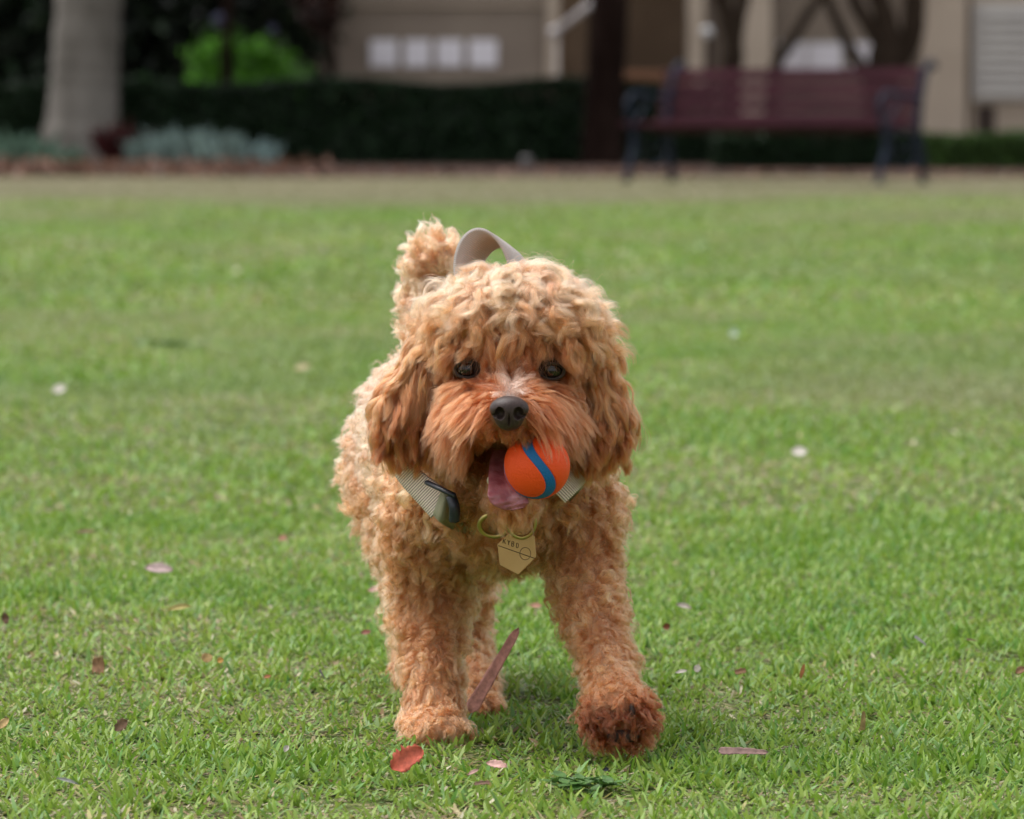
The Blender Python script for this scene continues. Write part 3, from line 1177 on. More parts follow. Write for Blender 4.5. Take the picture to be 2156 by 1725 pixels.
def spline(pts, n):
    pts = np.asarray(pts, float)
    t = np.linspace(0, len(pts) - 1, n)
    out = []
    m = len(pts)
    for v in t:
        i = min(int(v), m - 2); f = v - i
        p0, p1, p2, p3 = pts[max(i - 1, 0)], pts[i], pts[i + 1], pts[min(i + 2, m - 1)]
        out.append(0.5 * ((2 * p1) + (p2 - p0) * f + (2 * p0 - 5 * p1 + 4 * p2 - p3) * f * f + (3 * p1 - p0 - 3 * p2 + p3) * f ** 3))
    return np.array(out)


def build_collar():
    c0 = W(1075, 1000, 4.05)
    root = empty('dog_collar', c0)
    off = np.array(root.location)
    tag(root, 'olive and cream ribbed collar with a grab handle on top, worn by the dog', 'collar')
    mstripe = webbing('ribbed_webbing', (0.11, 0.08, 0.06), (0.84, 0.70, 0.58), 2900)
    molive = webbing('olive_webbing', (0.30, 0.28, 0.17), (0.42, 0.40, 0.26), 9000)
    mhandle = webbing('handle_webbing', (0.36, 0.30, 0.28), (0.62, 0.55, 0.52), 3600)
    # strap round the neck: shows under the left ear, under the chin and beside the ball
    top = [(828, 962, 4.00), (862, 1003, 3.985), (902, 1040, 3.972), (932, 1066, 3.962)]
    pts = spline([W(*q) for q in top], 24)
    wd = np.tile(np.array([0.52, -0.25, 0.55]), (24, 1))
    nr = np.tile(np.array([-0.35, -0.9, -0.1]), (24, 1))
    ribbon('strap', pts, wd, nr, np.linspace(0.015, 0.028, 24), 0.003, mstripe, root, off)
    low = [(922, 1056, 3.958), (940, 1076, 3.955), (975, 1094, 3.968), (1030, 1100, 3.973), (1090, 1098, 3.975), (1140, 1080, 3.975), (1180, 1045, 3.972), (1212, 1012, 3.982), (1245, 975, 4.01)]
    low = [(x, y, Y if (x < 960 or x > 1200) else surface_Y(x, y) + 0.003) for x, y, Y in low]
    pts = spline([W(*q) for q in low], 50)
    nr = np.tile(np.array([0.0, -1.0, -0.1]), (50, 1)); nr[:, 0] = np.linspace(-0.4, 0.6, 50)
    wd = np.tile(np.array([0.0, -0.1, 1.0]), (50, 1)); wd[:, 0] = np.linspace(0.35, -0.45, 50) * -1 * -1
    ribbon('strap', pts, wd, nr, np.linspace(0.023, 0.017, 50), 0.003, molive, root, off)
    pts = spline([W(1176, 1045, 3.950), W(1200, 1022, 3.957), W(1222, 998, 3.972)], 14)
    ribbon('strap', pts, np.tile(np.array([-0.68, -0.1, 0.70]), (14, 1)), np.tile(np.array([0.15, -1.0, 0.0]), (14, 1)), 0.015, 0.003, mstripe, root, off)
    # rest of the strap, over the back of the neck
    back = [(828, 962, 4.00), (880, 900, 4.13), (960, 800, 4.19), (1075, 740, 4.21), (1190, 800, 4.18), (1250, 900, 4.10), (1245, 975, 4.01)]
    pts = spline([W(*q) for q in back], 50)
    nr = unit(pts - W(1065, 900, 4.08))
    ribbon('strap', pts, np.tile([0, -0.6, 0.6], (50, 1)), nr, 0.018, 0.003, molive, root, off)
    # handle arch
    hc = W(1033, 580, 4.13)
    wv = unit(np.array([0.68, 0.52, -0.50]))
    rx, rz = 0.0205, 0.0315
    al = unit(np.array([0.97, -0.22, 0.0]))
    cs, ns, ws = [], [], []
    for a in np.linspace(math.radians(196), math.radians(-20), 40):
        d = al * math.cos(a) * rx + np.array([0, 0, 1]) * math.sin(a) * rz
        d = d + al * (0.006 * (1 - math.sin(max(0, a))) if a < math.pi / 2 else 0)
        cs.append(hc + d); ns.append(al * math.cos(a) / rx + np.array([0, 0, 1]) * math.sin(a) / rz); ws.append(wv)
    ribbon('handle', cs, ws, ns, 0.029, 0.0028, mhandle, root, off)
    # plastic slider
    mbl = noise_mat('black_plastic', (0.010, 0.012, 0.018), (0.020, 0.024, 0.034), scale=60, rough=0.35, bump=0.1, spec=0.5)
    bm = bmesh.new()
    add_tube(bm, spline([W(899, 1016, 3.957), W(920, 1026, 3.948), W(945, 1038, 3.941), W(958, 1044, 3.941)], 10) - off, 0.0030, 10, flat=(1, 0.7))
    add_tube(bm, spline([W(950, 1046, 3.944), W(957, 1070, 3.941), W(957, 1097, 3.944)], 10) - off, [0.0044] * 10, 10, flat=(1.1, 0.9))
    link('buckle', bm_mesh('buckle', bm, True), mbl, root)
    # rings
    mbrass = noise_mat('brass', (0.38, 0.30, 0.10), (0.50, 0.42, 0.16), scale=60, rough=0.32, bump=0.05, metallic=0.9)

    def ringpts(cx, cy, Y, rx_, rz_, tilt, n=36):
        c = W(cx, cy, Y) - off
        out = []
        for k in range(n):
            a = 2 * math.pi * k / n
            x, z = rx_ * U * math.cos(a), rz_ * U * math.sin(a)
            out.append(c + np.array([x, z * tilt, z]))
        return out
    bm = bmesh.new()
    add_tube(bm, ringpts(1041, 1106, 3.936, 31, 24, -0.4), 0.0020, 8, closed=True)
    link('ring', bm_mesh('ring', bm, True), mbrass, root)
    bm = bmesh.new()
    add_tube(bm, ringpts(1098, 1101, 3.932, 28, 31, -0.1), 0.0017, 8, closed=True)
    link('ring', bm_mesh('ring', bm, True), mbrass, root)
    # tag
    mt = noise_mat('tag_brass', (0.52, 0.31, 0.13), (0.60, 0.37, 0.165), scale=40, rough=0.38, bump=0.25, bscale=900, bdist=0.0003, metallic=0.35)
    mdk = noise_mat('engraving', (0.08, 0.05, 0.02), (0.12, 0.07, 0.03), scale=80, rough=0.6, bump=0)
    hexa = [(1076, 1118), (1124, 1128), (1128, 1173), (1091, 1210), (1052, 1190), (1047, 1147)]
    Yt = 3.934
    bm = bmesh.new()
    vs = [bm.verts.new(W(x, y, Yt + 0.003 * ((x - 1087) / 40)) - off) for x, y in hexa]
    f = bm.faces.new(vs)
    r = bmesh.ops.extrude_face_region(bm, geom=[f])
    bmesh.ops.translate(bm, vec=(0.0006, 0.0015, 0), verts=[v for v in r['geom'] if isinstance(v, bmesh.types.BMVert)])
    bmesh.ops.recalc_face_normals(bm, faces=bm.faces)
    bmesh.ops.bevel(bm, geom=list(bm.edges), offset=0.0004, segments=2, affect='EDGES', profile=0.5)
    tg = link('name_tag', bm_mesh('name_tag', bm), mt, root)
    bm = bmesh.new()
    P = lambda x, y: W(x, y, Yt + 0.003 * ((x - 1087) / 40) - 0.0001) - off
    add_tube(bm, [P(1049, 1149), P(1126, 1176)], 0.00034, 6)
    cc = [(1106 + 11.5 * math.cos(a), 1166 + 13 * math.sin(a)) for a in np.linspace(0, 2 * math.pi, 28, endpoint=False)]
    add_tube(bm, [P(*q) for q in cc], 0.00026, 6, closed=True)
    add_ball(bm, P(1096, 1130), (0.0012, 0.0004, 0.0012), 12, 8)
    # letters KYBO as engraved strokes
    glyph = {'K': [[(0, 0), (0, 1)], [(0.65, 1), (0, 0.45)], [(0.2, 0.6), (0.7, 0)]],
             'Y': [[(0, 1), (0.35, 0.5)], [(0.7, 1), (0.35, 0.5), (0.35, 0)]],
             'B': [[(0, 0), (0, 1), (0.45, 1), (0.6, 0.78), (0.45, 0.52), (0, 0.52)], [(0.45, 0.52), (0.65, 0.27), (0.45, 0), (0, 0)]],
             'O': [[(0.1, 0.1), (0.1, 0.9), (0.35, 1), (0.62, 0.85), (0.62, 0.15), (0.35, 0), (0.1, 0.1)]]}
    for k, ch in enumerate('KYBO'):
        ox, oy = 1059 + 9.0 * k, 1144 + 3.0 * k
        for st in glyph[ch]:
            q = [P(ox + a * 7.4 + b * 1.0, oy + a * 2.0 - b * 10.0) for a, b in st]
            add_tube(bm, q, 0.00034, 6)
    link('engraving', bm_mesh('engraving', bm, True), mdk, tg)
    return root


# ================================================================== LITTER ON THE LAWN
def leafy(name, label, cat, px, py, lpx, wpx, ang, col, shape='leaf', tilt=0.25, z=0.02, jag=0.0, stand=False, curl=0.15, group=None):
    """A single fallen leaf / bit: lies on the grass tips; size in photograph pixels."""
    c = G(px, py, z)
    s = c[1] / FPX
    L, Wd = lpx * s, wpx * s
    nL, nW = 18, 6
    bm = bmesh.new()
    rows = []
    r_ = random.Random(int(px * 7 + py))
    for i in range(nL + 1):
        t = i / nL
        if shape == 'leaf': hw = math.sin(math.pi * min(1, t * 0.98 + 0.01)) ** 0.7
        elif shape == 'strip': hw = min(1, t * 12 + 0.3) * (1 - t * 0.45) if t < 0.93 else (1 - t) * 8
        elif shape == 'round': hw = math.sqrt(max(0.02, 1 - (2 * t - 1) ** 2))
        else: hw = min(1, t * 9 + 0.4, (1 - t) * 9 + 0.4)
        row = []
        for j in range(nW + 1):
            v = j / nW * 2 - 1
            e = hw * (1 + jag * r_.uniform(-1, 1) * abs(v))
            zz = curl * Wd * (v * v) + curl * L * 0.5 * math.sin(t * 2.6) + 0.04 * Wd * r_.uniform(-1, 1)
            row.append(((t - 0.5) * L, v * e * Wd / 2, zz))
        rows.append(row)
    top = [[bm.verts.new(q) for q in row] for row in rows]
    th = max(0.0003, Wd * 0.03)
    bot = [[bm.verts.new((q[0], q[1], q[2] - th)) for q in row] for row in rows]
    for i in range(nL):
        for j in range(nW):
            bm.faces.new((top[i][j], top[i + 1][j], top[i + 1][j + 1], top[i][j + 1]))
            bm.faces.new((bot[i][j], bot[i][j + 1], bot[i + 1][j + 1], bot[i + 1][j]))
        bm.faces.new((top[i][0], bot[i][0], bot[i + 1][0], top[i + 1][0]))
        bm.faces.new((top[i][nW], top[i + 1][nW], bot[i + 1][nW], bot[i][nW]))
    for j in range(nW):
        bm.faces.new((top[0][j], top[0][j + 1], bot[0][j + 1], bot[0][j]))
        bm.faces.new((top[nL][j], bot[nL][j], bot[nL][j + 1], top[nL][j + 1]))
    # tip up towards the viewer by tilt, turn by ang in that plane
    R = Matrix.Rotation(math.radians(90) * tilt, 4, 'X') @ Matrix.Rotation(math.radians(ang), 4, 'Z')
    bm.transform(R)
    c1 = np.array(col)
    m = noise_mat('dry_' + name, tuple(c1 * 0.75), tuple(np.minimum(c1 * 1.2, 0.9)), scale=250, rough=0.7, bump=0.5, bscale=500, bdist=0.0006)
    o = link(name, bm_mesh(name, bm, True), m, None, c)
    tag(o, label, cat, group)
    return o


def build_litter():
    BR, DB, PK, WH, RD, TN, LI = s2l((160, 122, 92)), s2l((112, 86, 68)), s2l((190, 150, 140)), s2l((225, 215, 205)), s2l((195, 95, 70)), s2l((190, 160, 110)), s2l((178, 155, 152))
    g = 'fallen leaves and bits on the lawn'
    leafy('fallen_leaf', 'jagged brick red leaf on the grass at the toes of the standing front paw', 'leaf', 857, 1599, 78, 50, 33, s2l((198, 100, 78)), 'round', 0.75, 0.022, jag=0.26, group=g)
    leafy('fallen_leaf', 'pale pinkish leaf in the grass below the gap between the front paws', 'leaf', 1046, 1612, 46, 20, -15, PK * 1.15, 'leaf', 0.5, 0.022, jag=0.2, group=g)
    leafy('fallen_leaf', 'small narrow mauve leaf just left of the pale pinkish leaf', 'leaf', 996, 1627, 28, 9, 30, PK * 0.8, 'leaf', 0.5, 0.02, group=g)
    leafy('fallen_leaf', 'dark brown crumpled scrap below the pale pinkish leaf', 'leaf', 1015, 1650, 34, 10, 5, DB, 'block', 0.5, 0.02, jag=0.4, group=g)
    leafy('bark_strip', 'flat purple brown strip of bark lying right of the lifted paw', 'bark', 1565, 1583, 105, 20, -3, s2l((140, 112, 105)), 'strip', 0.6, 0.022, jag=0.15, curl=0.05)
    leafy('fallen_leaf', 'blurred pale pink leaf on the lawn far left of the dog\'s legs', 'leaf', 335, 1200, 62, 26, -8, LI, 'leaf', 0.55, 0.03, group=g)
    leafy('fallen_leaf', 'small pale leaf in the grass against the left side of the dog\'s upper leg', 'leaf', 790, 1243, 34, 14, 10, PK, 'leaf', 0.5, 0.03, group=g)
    leafy('fallen_leaf', 'brown crumpled leaf standing in the grass at the left, mid way up the foreground', 'leaf', 207, 1402, 26, 34, 0, BR, 'block', 0.85, 0.03, jag=0.35, group=g)
    leafy('fallen_leaf', 'dark brown triangular leaf left of the dog, below the crumpled brown one', 'leaf', 255, 1528, 34, 24, 40, DB * 1.2, 'leaf', 0.8, 0.025, jag=0.3, group=g)
    leafy('fallen_leaf', 'pinkish white curled petal in the grass left of the red leaf', 'petal', 603, 1578, 16, 12, 60, WH * 0.8, 'leaf', 0.7, 0.024, curl=0.4)
    leafy('fallen_leaf', 'arched grey sliver of leaf near the bottom left corner', 'leaf', 142, 1647, 50, 8, 165, s2l((150, 150, 145)), 'leaf', 0.6, 0.024, curl=0.3, group=g)
    leafy('fallen_leaf', 'beige leaf cut by the left edge of the picture', 'leaf', 8, 1524, 30, 18, 50, TN, 'leaf', 0.7, 0.024, group=g)
    leafy('fallen_leaf', 'dark brown leaf by the left edge, above the beige one', 'leaf', 12, 1303, 16, 26, 10, DB, 'leaf', 0.8, 0.03, group=g)
    leafy('twig', 'thin dark twig leaning in the grass between left edge and dog', 'twig', 678, 1420, 24, 4, -60, s2l((95, 90, 100)), 'strip', 0.8, 0.03)
    leafy('fallen_leaf', 'tan rounded leaf in the lawn left of the dog', 'leaf', 436, 1386, 20, 24, 80, TN, 'round', 0.75, 0.03, group=g)
    leafy('fallen_leaf', 'tiny orange yellow scrap beside the tan rounded leaf', 'leaf', 464, 1391, 13, 13, 30, s2l((200, 155, 85)), 'round', 0.75, 0.028, group=g)
    leafy('fallen_leaf', 'tiny red orange scrap between the tan leaf and the dog', 'leaf', 563, 1425, 16, 8, 10, s2l((178, 120, 85)), 'leaf', 0.7, 0.028, group=g)
    leafy('fallen_leaf', 'yellow curled leaf in the lawn above the tan rounded leaf', 'leaf', 378, 1283, 50, 14, 8, s2l((185, 172, 110)), 'leaf', 0.6, 0.03, curl=0.3, group=g)
    leafy('fallen_leaf', 'pinkish brown scrap in the grass left of the standing front leg', 'leaf', 770, 1332, 22, 12, 10, s2l((160, 110, 100)), 'leaf', 0.7, 0.03, jag=0.3, group=g)
    leafy('fallen_leaf', 'small reddish brown crumpled leaf right of the reaching foreleg', 'leaf', 1559, 1414, 24, 12, 10, BR * 0.8, 'block', 0.7, 0.03, jag=0.4, group=g)
    leafy('seed_pod', 'round brown seed pod in the grass beside the reaching foreleg', 'seed pod', 1403, 1321, 15, 14, 0, s2l((150, 95, 75)), 'round', 0.8, 0.03, curl=0.5)
    leafy('petal', 'small white petal in the grass right of the reaching foreleg', 'petal', 1468, 1408, 17, 15, 70, WH, 'leaf', 0.8, 0.03)
    leafy('petal', 'narrow white petal lying left of the small white one, by the foreleg', 'petal', 1434, 1415, 26, 8, 10, WH * 0.9, 'leaf', 0.6, 0.028)
    leafy('fallen_leaf', 'grey pale arched leaf in the grass right of the foreleg knee', 'leaf', 1440, 1279, 36, 12, -20, s2l((175, 165, 155)), 'leaf', 0.6, 0.03, curl=0.3, group=g)
    leafy('twig', 'grey curved twig on the right part of the lawn', 'twig', 1938, 1350, 34, 6, -45, s2l((135, 130, 135)), 'strip', 0.6, 0.03)
    leafy('twig', 'short dark stick on the far right of the lawn beside the grey curved twig', 'twig', 2045, 1348, 22, 5, -10, DB, 'strip', 0.6, 0.03)
    leafy('fallen_leaf', 'narrow orange brown leaf standing in the grass right of the lifted paw', 'leaf', 1689, 1414, 34, 9, 75, s2l((175, 115, 75)), 'leaf', 0.9, 0.03, group=g)
    leafy('twig', 'upright tan broken stub in the grass at the lower right', 'twig', 1817, 1517, 42, 13, 86, TN * 0.7, 'strip', 1.0, 0.03)
    leafy('fallen_leaf', 'brown leaf cut by the right edge of the picture', 'leaf', 2148, 1412, 24, 16, 30, BR * 0.8, 'leaf', 0.7, 0.03, group=g)
    leafy('pebble', 'tiny dark pebble in the grass under the lifted paw', 'pebble', 1276, 1621, 11, 9, 0, (0.06, 0.06, 0.08), 'round', 0.8, 0.02, curl=0.5)
    leafy('petal', 'blurred white petal on the lawn far left, level with the dog\'s head', 'petal', 125, 821, 30, 20, 20, WH, 'leaf', 0.6, 0.04)
    leafy('fallen_leaf', 'blurred beige leaf left of the dog\'s head', 'leaf', 636, 775, 34, 16, 12, s2l((195, 180, 140)), 'leaf', 0.6, 0.04, group=g)
    leafy('petal', 'blurred white petal on the lawn right of the dog\'s ear', 'petal', 1683, 953, 34, 22, -5, WH, 'leaf', 0.6, 0.04)
    leafy('petal', 'faint pale petal high on the lawn to the right', 'petal', 1545, 703, 20, 22, 0, s2l((170, 185, 160)), 'round', 0.6, 0.04)
    leafy('fallen_leaf', 'blurred pinkish leaf left of the dog\'s chest', 'leaf', 595, 1134, 20, 14, 5, s2l((175, 125, 105)), 'leaf', 0.6, 0.035, group=g)
    leafy('fallen_leaf', 'blurred dark leaf flat on the lawn at the left, above the pale pink leaf', 'leaf', 180, 1122, 44, 10, 0, s2l((110, 85, 65)), 'leaf', 0.4, 0.03, group=g)
    leafy('fallen_leaf', 'reddish scrap between the front legs near the hind leg', 'leaf', 1128, 1276, 26, 12, 0, s2l((180, 135, 115)), 'leaf', 0.6, 0.03, jag=0.3, group=g)
    # the long gum leaf kicked up beside the hind paw: upright
    c = W(1040, 1410, 4.03)
    o = leafy('bark_strip', 'long thin reddish brown strip standing upright between the front legs', 'bark', 1040, 1410, 208, 31, 0, s2l((165, 112, 102)), 'strip', 0.0, 0.02, jag=0.06, curl=0.04)
    s_ = 4.03 / FPX * 1.0
    o.location = tuple(W(1041, 1410, 3.965))
    k = 3.965 / G(1040, 1410, 0.02)[1]
    o.scale = (k, k, k)
    o.rotation_euler = (math.radians(84), -math.radians(60), 0)
    # dark green weed rosettes
    mw = attr_mat('weed_leaf', 0.5, 0.2, 0.4)
    for px, py, lab, big in ((1233, 1676, 'dark green broad leaved weed at the bottom edge below the paws', 1.0), (350, 733, 'blurred dark green tuft on the lawn left of the dog\'s head', 2.4)):
        c = G(px, py, 0.0)
        V, F, C = [], [], []
        for k in range(18):
            a = rng.random() * 6.28
            rr = rng.random() ** 0.5 * 0.022 * big
            cx, cy = math.cos(a) * rr * 1.3, math.sin(a) * rr
            zz = 0.005 + 0.007 * rng.random()
            for q in range(3):
                b_ = a + q * 2.09
                L = (0.009 + 0.004 * rng.random()) * big ** 0.7
                ti = rng.uniform(-0.2, 0.5)
                d = np.array([math.cos(b_), math.sin(b_), ti]); n_ = np.array([-math.sin(b_), math.cos(b_), 0])
                base = len(V)
                for i in range(5):
                    t = i / 4
                    hw = 0.42 * L * math.sin(math.pi * (t * 0.9 + 0.06))
                    pc = np.array([cx, cy, zz]) + d * L * t
                    V += [pc - n_ * hw + [0, 0, 0.001], pc, pc + n_ * hw + [0, 0, 0.001]]
                    C += [np.array([0.07, 0.16, 0.03]) * (0.7 + 0.6 * rng.random())] * 3
                    if i:
                        b = base + i * 3
                        F += [(b - 3, b, b + 1, b - 2), (b - 2, b + 1, b + 2, b - 1)]
        o = link('weed', mesh_np('weed', np.array(V), np.array(F), True, np.array(C)), mw, None, c)
        tag(o, lab, 'weed')


# ================================================================== BACKGROUND
def leaf_cloud(P, size, col, jitter=0.35, flat=0.0):
    """Diamond leaves at points P."""
    n = len(P)
    a = unit(rng.normal(size=(n, 3)))
    b = unit(np.cross(a, rng.normal(size=(n, 3))))
    s = size * (0.6 + 0.8 * rng.random((n, 1)))
    V = np.stack([P - a * s, P + b * s * 0.5, P + a * s, P - b * s * 0.5], 1).reshape(-1, 3)
    F = np.arange(4 * n).reshape(-1, 4)
    c = np.array(col) * np.exp(rng.normal(0, jitter, (n, 1)))
    C = np.repeat(c, 4, 0)
    return V, F, C


def in_ell(n, c, r, hollow=0.0):
    d = unit(rng.normal(size=(n, 3)))
    rad = (hollow + (1 - hollow) * rng.random((n, 1))) ** (1 / 2.2)
    return np.array(c) + d * rad * np.array(r)


def clumpy(n, c, r, k=14, cr=0.4):
    cen = in_ell(k, c, np.array(r) * 0.85)
    i = rng.integers(0, k, n)
    return cen[i] + rng.normal(size=(n, 3)) * np.array(r) * cr * 0.5


LEAFM = None


def foliage(name, P, size, col, parent=None, label=None, cat=None, group=None, jitter=0.35, kind=None):
    global LEAFM
    if LEAFM is None: LEAFM = attr_mat('leaf', 0.5, 0.25, 0.3)
    V, F, C = leaf_cloud(P, size, col, jitter)
    o = link(name, mesh_np(name, V, F, False, C), LEAFM, parent)
    return tag(o, label, cat, group, kind)


def trunk_obj(name, pts, rad, m, parent=None, n=16, rough=0.03):
    bm = bmesh.new()
    P = spline(pts, max(12, len(pts) * 6))
    rr = np.interp(np.linspace(0, 1, len(P)), np.linspace(0, 1, len(rad)), rad)
    rings = add_tube(bm, P, list(rr * (1 + rng.normal(0, rough, len(P)))), n)
    return link(name, bm_mesh(name, bm, True), m, parent)


def tree(label, cat, base, pts, rad, barkm, crown_c, crown_r, n, leafsize, col, limbs=(), name='tree', group=None):
    root = empty(name, base)
    tag(root, label, cat, group)
    b = np.array(base)
    trunk_obj('trunk', np.array(pts) - b, rad, barkm, root)
    for lp, lr in limbs:
        trunk_obj('limb', np.array(lp) - b, lr, barkm, root, 10)
    foliage('crown', clumpy(n, np.array(crown_c) - b, crown_r), leafsize, col, root)
    return root


def build_background():
    bark_grey = noise_mat('bark_grey', (0.12, 0.108, 0.092), (0.22, 0.20, 0.175), scale=3.5, rough=0.9, bump=0.6, bscale=10, bdist=0.03, stretch=(1, 1, 0.35))
    bark_dark = noise_mat('bark_dark', (0.010, 0.005, 0.004), (0.024, 0.014, 0.011), spec=0.05, scale=5, rough=0.95, bump=0.8, bscale=18, bdist=0.03, stretch=(1, 1, 0.3))
    bark_tan = noise_mat('bark_tan', (0.030, 0.020, 0.014), (0.065, 0.045, 0.032), spec=0.08, scale=4, rough=0.9, bump=0.5, bscale=12, bdist=0.02, stretch=(1, 1, 0.4))

    # ---- hedges
    def hedge(x0, x1, y0, y1, z1, n, label, lc=(0.016, 0.034, 0.014)):
        P = rng.random((n, 3)) * [x1 - x0, y1 - y0, z1] + [x0, y0, 0]
        f = rng.integers(0, 10, n)
        sfc = rng.random(n) ** 2 * 0.10
        P[:, 1] = np.where(f < 6, y0 + sfc, P[:, 1])
        P[:, 2] = np.where((f >= 6) & (f < 9), z1 - sfc * 0.6, P[:, 2])
        P[:, 2] += 0.03 * np.sin(P[:, 0] * 3) * (P[:, 2] > z1 * 0.8)
        root = empty('hedge', ((x0 + x1) / 2, (y0 + y1) / 2, 0))
        off = np.array(root.location)
        foliage('leaves', P - off, 0.035, lc, root, jitter=0.5)
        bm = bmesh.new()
        add_box(bm, (0, 0.06, z1 / 2 - 0.06), (x1 - x0 - 0.1, y1 - y0 - 0.22, z1 - 0.14))  # near-black core box stands in for the shade deep in the hedge
        link('shade_core', bm_mesh('shade_core', bm), noise_mat('hedge_inside', (0.002, 0.004, 0.002), (0.006, 0.010, 0.005), scale=20, rough=1, bump=0), root)
        tag(root, label, 'hedge')
    X = lambda px, Y: (px - 1078) / FPX * Y
    hedge(-15.0, X(1500, 43.6), 43.3, 44.5, 0.775, 110000, 'dark clipped hedge running behind the brown tree trunk, taller of the two')
    hedge(X(1502, 40.4), X(1938, 40.4), 40.0, 40.9, 0.335, 16000, 'low dark hedge seen under the bench seat between its legs')
    hedge(X(1942, 40.4), 15.0, 39.9, 40.9, 0.345, 75000, 'low hedge with a brighter green top from the bench to the right edge', (0.05, 0.095, 0.022))
    # ---- big grey tree at left
    b = W(170, 236, 45.0); b[2] = 0
    Y0 = 42.7
    def LT(px, py): return W(px, py, Y0)
    pts = [[LT(170, 300)[0], Y0, 0.0], LT(172, 290), LT(177, 200), LT(181, 100), LT(187, 0), [LT(192, 0)[0], Y0, 2.6], [LT(200, 0)[0], Y0, 4.0]]
    base = (pts[0][0], Y0, 0)
    rad = [0.42, 0.345, 0.30, 0.295, 0.29, 0.27, 0.22]
    cr = (base[0] + 0.2, Y0 + 1.0, 6.0)
    limbs = [([(base[0] + 0.1, Y0, 3.4), (base[0] - 1.5, Y0 + 0.5, 5.0), (base[0] - 2.6, Y0 + 0.8, 6.4)], [0.16, 0.1, 0.04]),
             ([(base[0] + 0.1, Y0, 3.6), (base[0] + 1.4, Y0 - 0.4, 5.2), (base[0] + 2.8, Y0 - 0.6, 6.6)], [0.16, 0.1, 0.04])]
    tree('large pale grey tree trunk rising from silvery plants at the left', 'tree', base, pts, rad, bark_grey, cr, (4.4, 3.4, 2.2), 7000, 0.11, (0.03, 0.07, 0.02), limbs)
    # ---- dark brown tree
    Yd = 43.0
    T = lambda px, py: W(px, py, Yd)
    pts = [[T(1268, 350)[0], Yd, 0.0], T(1270, 250), T(1278, 120), T(1284, 0), [T(1288, 0)[0], Yd, 2.7], [T(1290, 0)[0], Yd, 4.2]]
    base = (pts[0][0], Yd, 0)
    limbs = [([(base[0], Yd, 3.4), (base[0] - 1.2, Yd + 0.4, 4.6), (base[0] - 2.4, Yd, 5.6)], [0.12, 0.08, 0.03]),
             ([(base[0], Yd, 3.5), (base[0] + 1.2, Yd - 0.4, 4.8), (base[0] + 2.4, Yd, 5.8)], [0.12, 0.08, 0.03])]
    tree('straight dark brown tree trunk standing left of the bench', 'tree', base, pts, [0.20, 0.175, 0.165, 0.16, 0.15, 0.12], bark_dark, (base[0], Yd + 1.5, 5.6), (4.4, 3.6, 2.2), 7000, 0.11, (0.03, 0.07, 0.02), limbs)
    # ---- multi-stemmed trees behind the bench
    Ym = 46.5
    M = lambda px, py: W(px, py, Ym)
    def z(p, zz): q = np.array(p); q[2] = zz; return q
    b1 = z(M(1535, 236), 0)
    tree('slender dark tree with a forked stem behind the left half of the bench', 'tree', b1,
         [b1, M(1538, 180), M(1545, 100), M(1528, 30), M(1505, -60), M(1480, -300)], [0.13, 0.10, 0.09, 0.08, 0.07, 0.05], bark_tan, M(1500, -900), (2.4, 2.0, 1.6), 9000, 0.10, (0.03, 0.06, 0.02),
         [([M(1541, 130), M(1556, 40), M(1572, -40), M(1600, -300)], [0.085, 0.07, 0.06, 0.04])], group='multi stemmed trees behind the bench')
    b2 = z(M(1620, 236), 0)
    tree('thin dark stem leaning right behind the middle of the bench', 'tree', b2,
         [b2, M(1632, 150), M(1665, 90), M(1700, 30), M(1735, -40), M(1780, -300)], [0.08, 0.06, 0.055, 0.05, 0.045, 0.03], bark_tan, M(1750, -900), (2.0, 1.8, 1.5), 7000, 0.10, (0.03, 0.06, 0.02), group='multi stemmed trees behind the bench')
    b3 = z(M(1850, 236), 0)
    tree('dark multi stemmed tree with tangled limbs behind the right half of the bench', 'tree', b3,
         [b3, M(1862, 150), M(1868, 80), M(1858, 20), M(1840, -50), M(1820, -300)], [0.20, 0.17, 0.14, 0.10, 0.09, 0.05], bark_tan, M(1860, -900), (2.6, 2.0, 1.7), 11000, 0.10, (0.03, 0.06, 0.02),
         [([M(1845, 190), M(1800, 120), M(1765, 50), M(1735, -40), M(1700, -300)], [0.09, 0.06, 0.055, 0.05, 0.03]),
          ([M(1862, 160), M(1915, 90), M(1925, 20), M(1930, -60), M(1960, -300)], [0.13, 0.11, 0.11, 0.10, 0.04]),
          ([M(1862, 110), M(1820, 40), M(1790, -40), M(1770, -300)], [0.08, 0.07, 0.06, 0.03])], group='multi stemmed trees behind the bench')

    # ---- shrubs and trees in the dark left background
    Yb = 50.0
    B = lambda px, py, Y=Yb: W(px, py, Y)
    sh = [
        (40, 60, 1.7, 2.2, 54, 14000, (0.008, 0.015, 0.007), 'very dark tree filling the top left corner behind the grey trunk'),
        (330, 40, 1.2, 2.2, 55, 12000, (0.009, 0.015, 0.008), 'dark leafy tree just right of the grey trunk, behind the lime bush'),
        (545, 20, 0.85, 2.0, 56, 9000, (0.013, 0.020, 0.010), 'dark green tree rising right behind the lime bush'),
    ]
    for px, py, rx, rz, Y, n, c, lab in sh:
        cc = W(px, py, Y)
        base = np.array([cc[0], Y, 0])
        root = empty('tree', base)
        tag(root, lab, 'tree', 'dark trees behind the hedge at left')
        trunk_obj('trunk', [(0, 0, 0), (0.05, 0, 1.5), (0, 0, 3)], [0.14, 0.11, 0.08], bark_dark, root)
        foliage('crown', clumpy(n, [0, 0, 2.2], (rx, 1.2, 2.2), 26, 0.42), 0.10, c, root, jitter=0.6)
    cc = W(690, 10, 50.5)
    root = empty('shrub', (cc[0], 50.5, 0))
    tag(root, 'dark reddish brown leafed shrub between the lime bush and the wall', 'shrub')
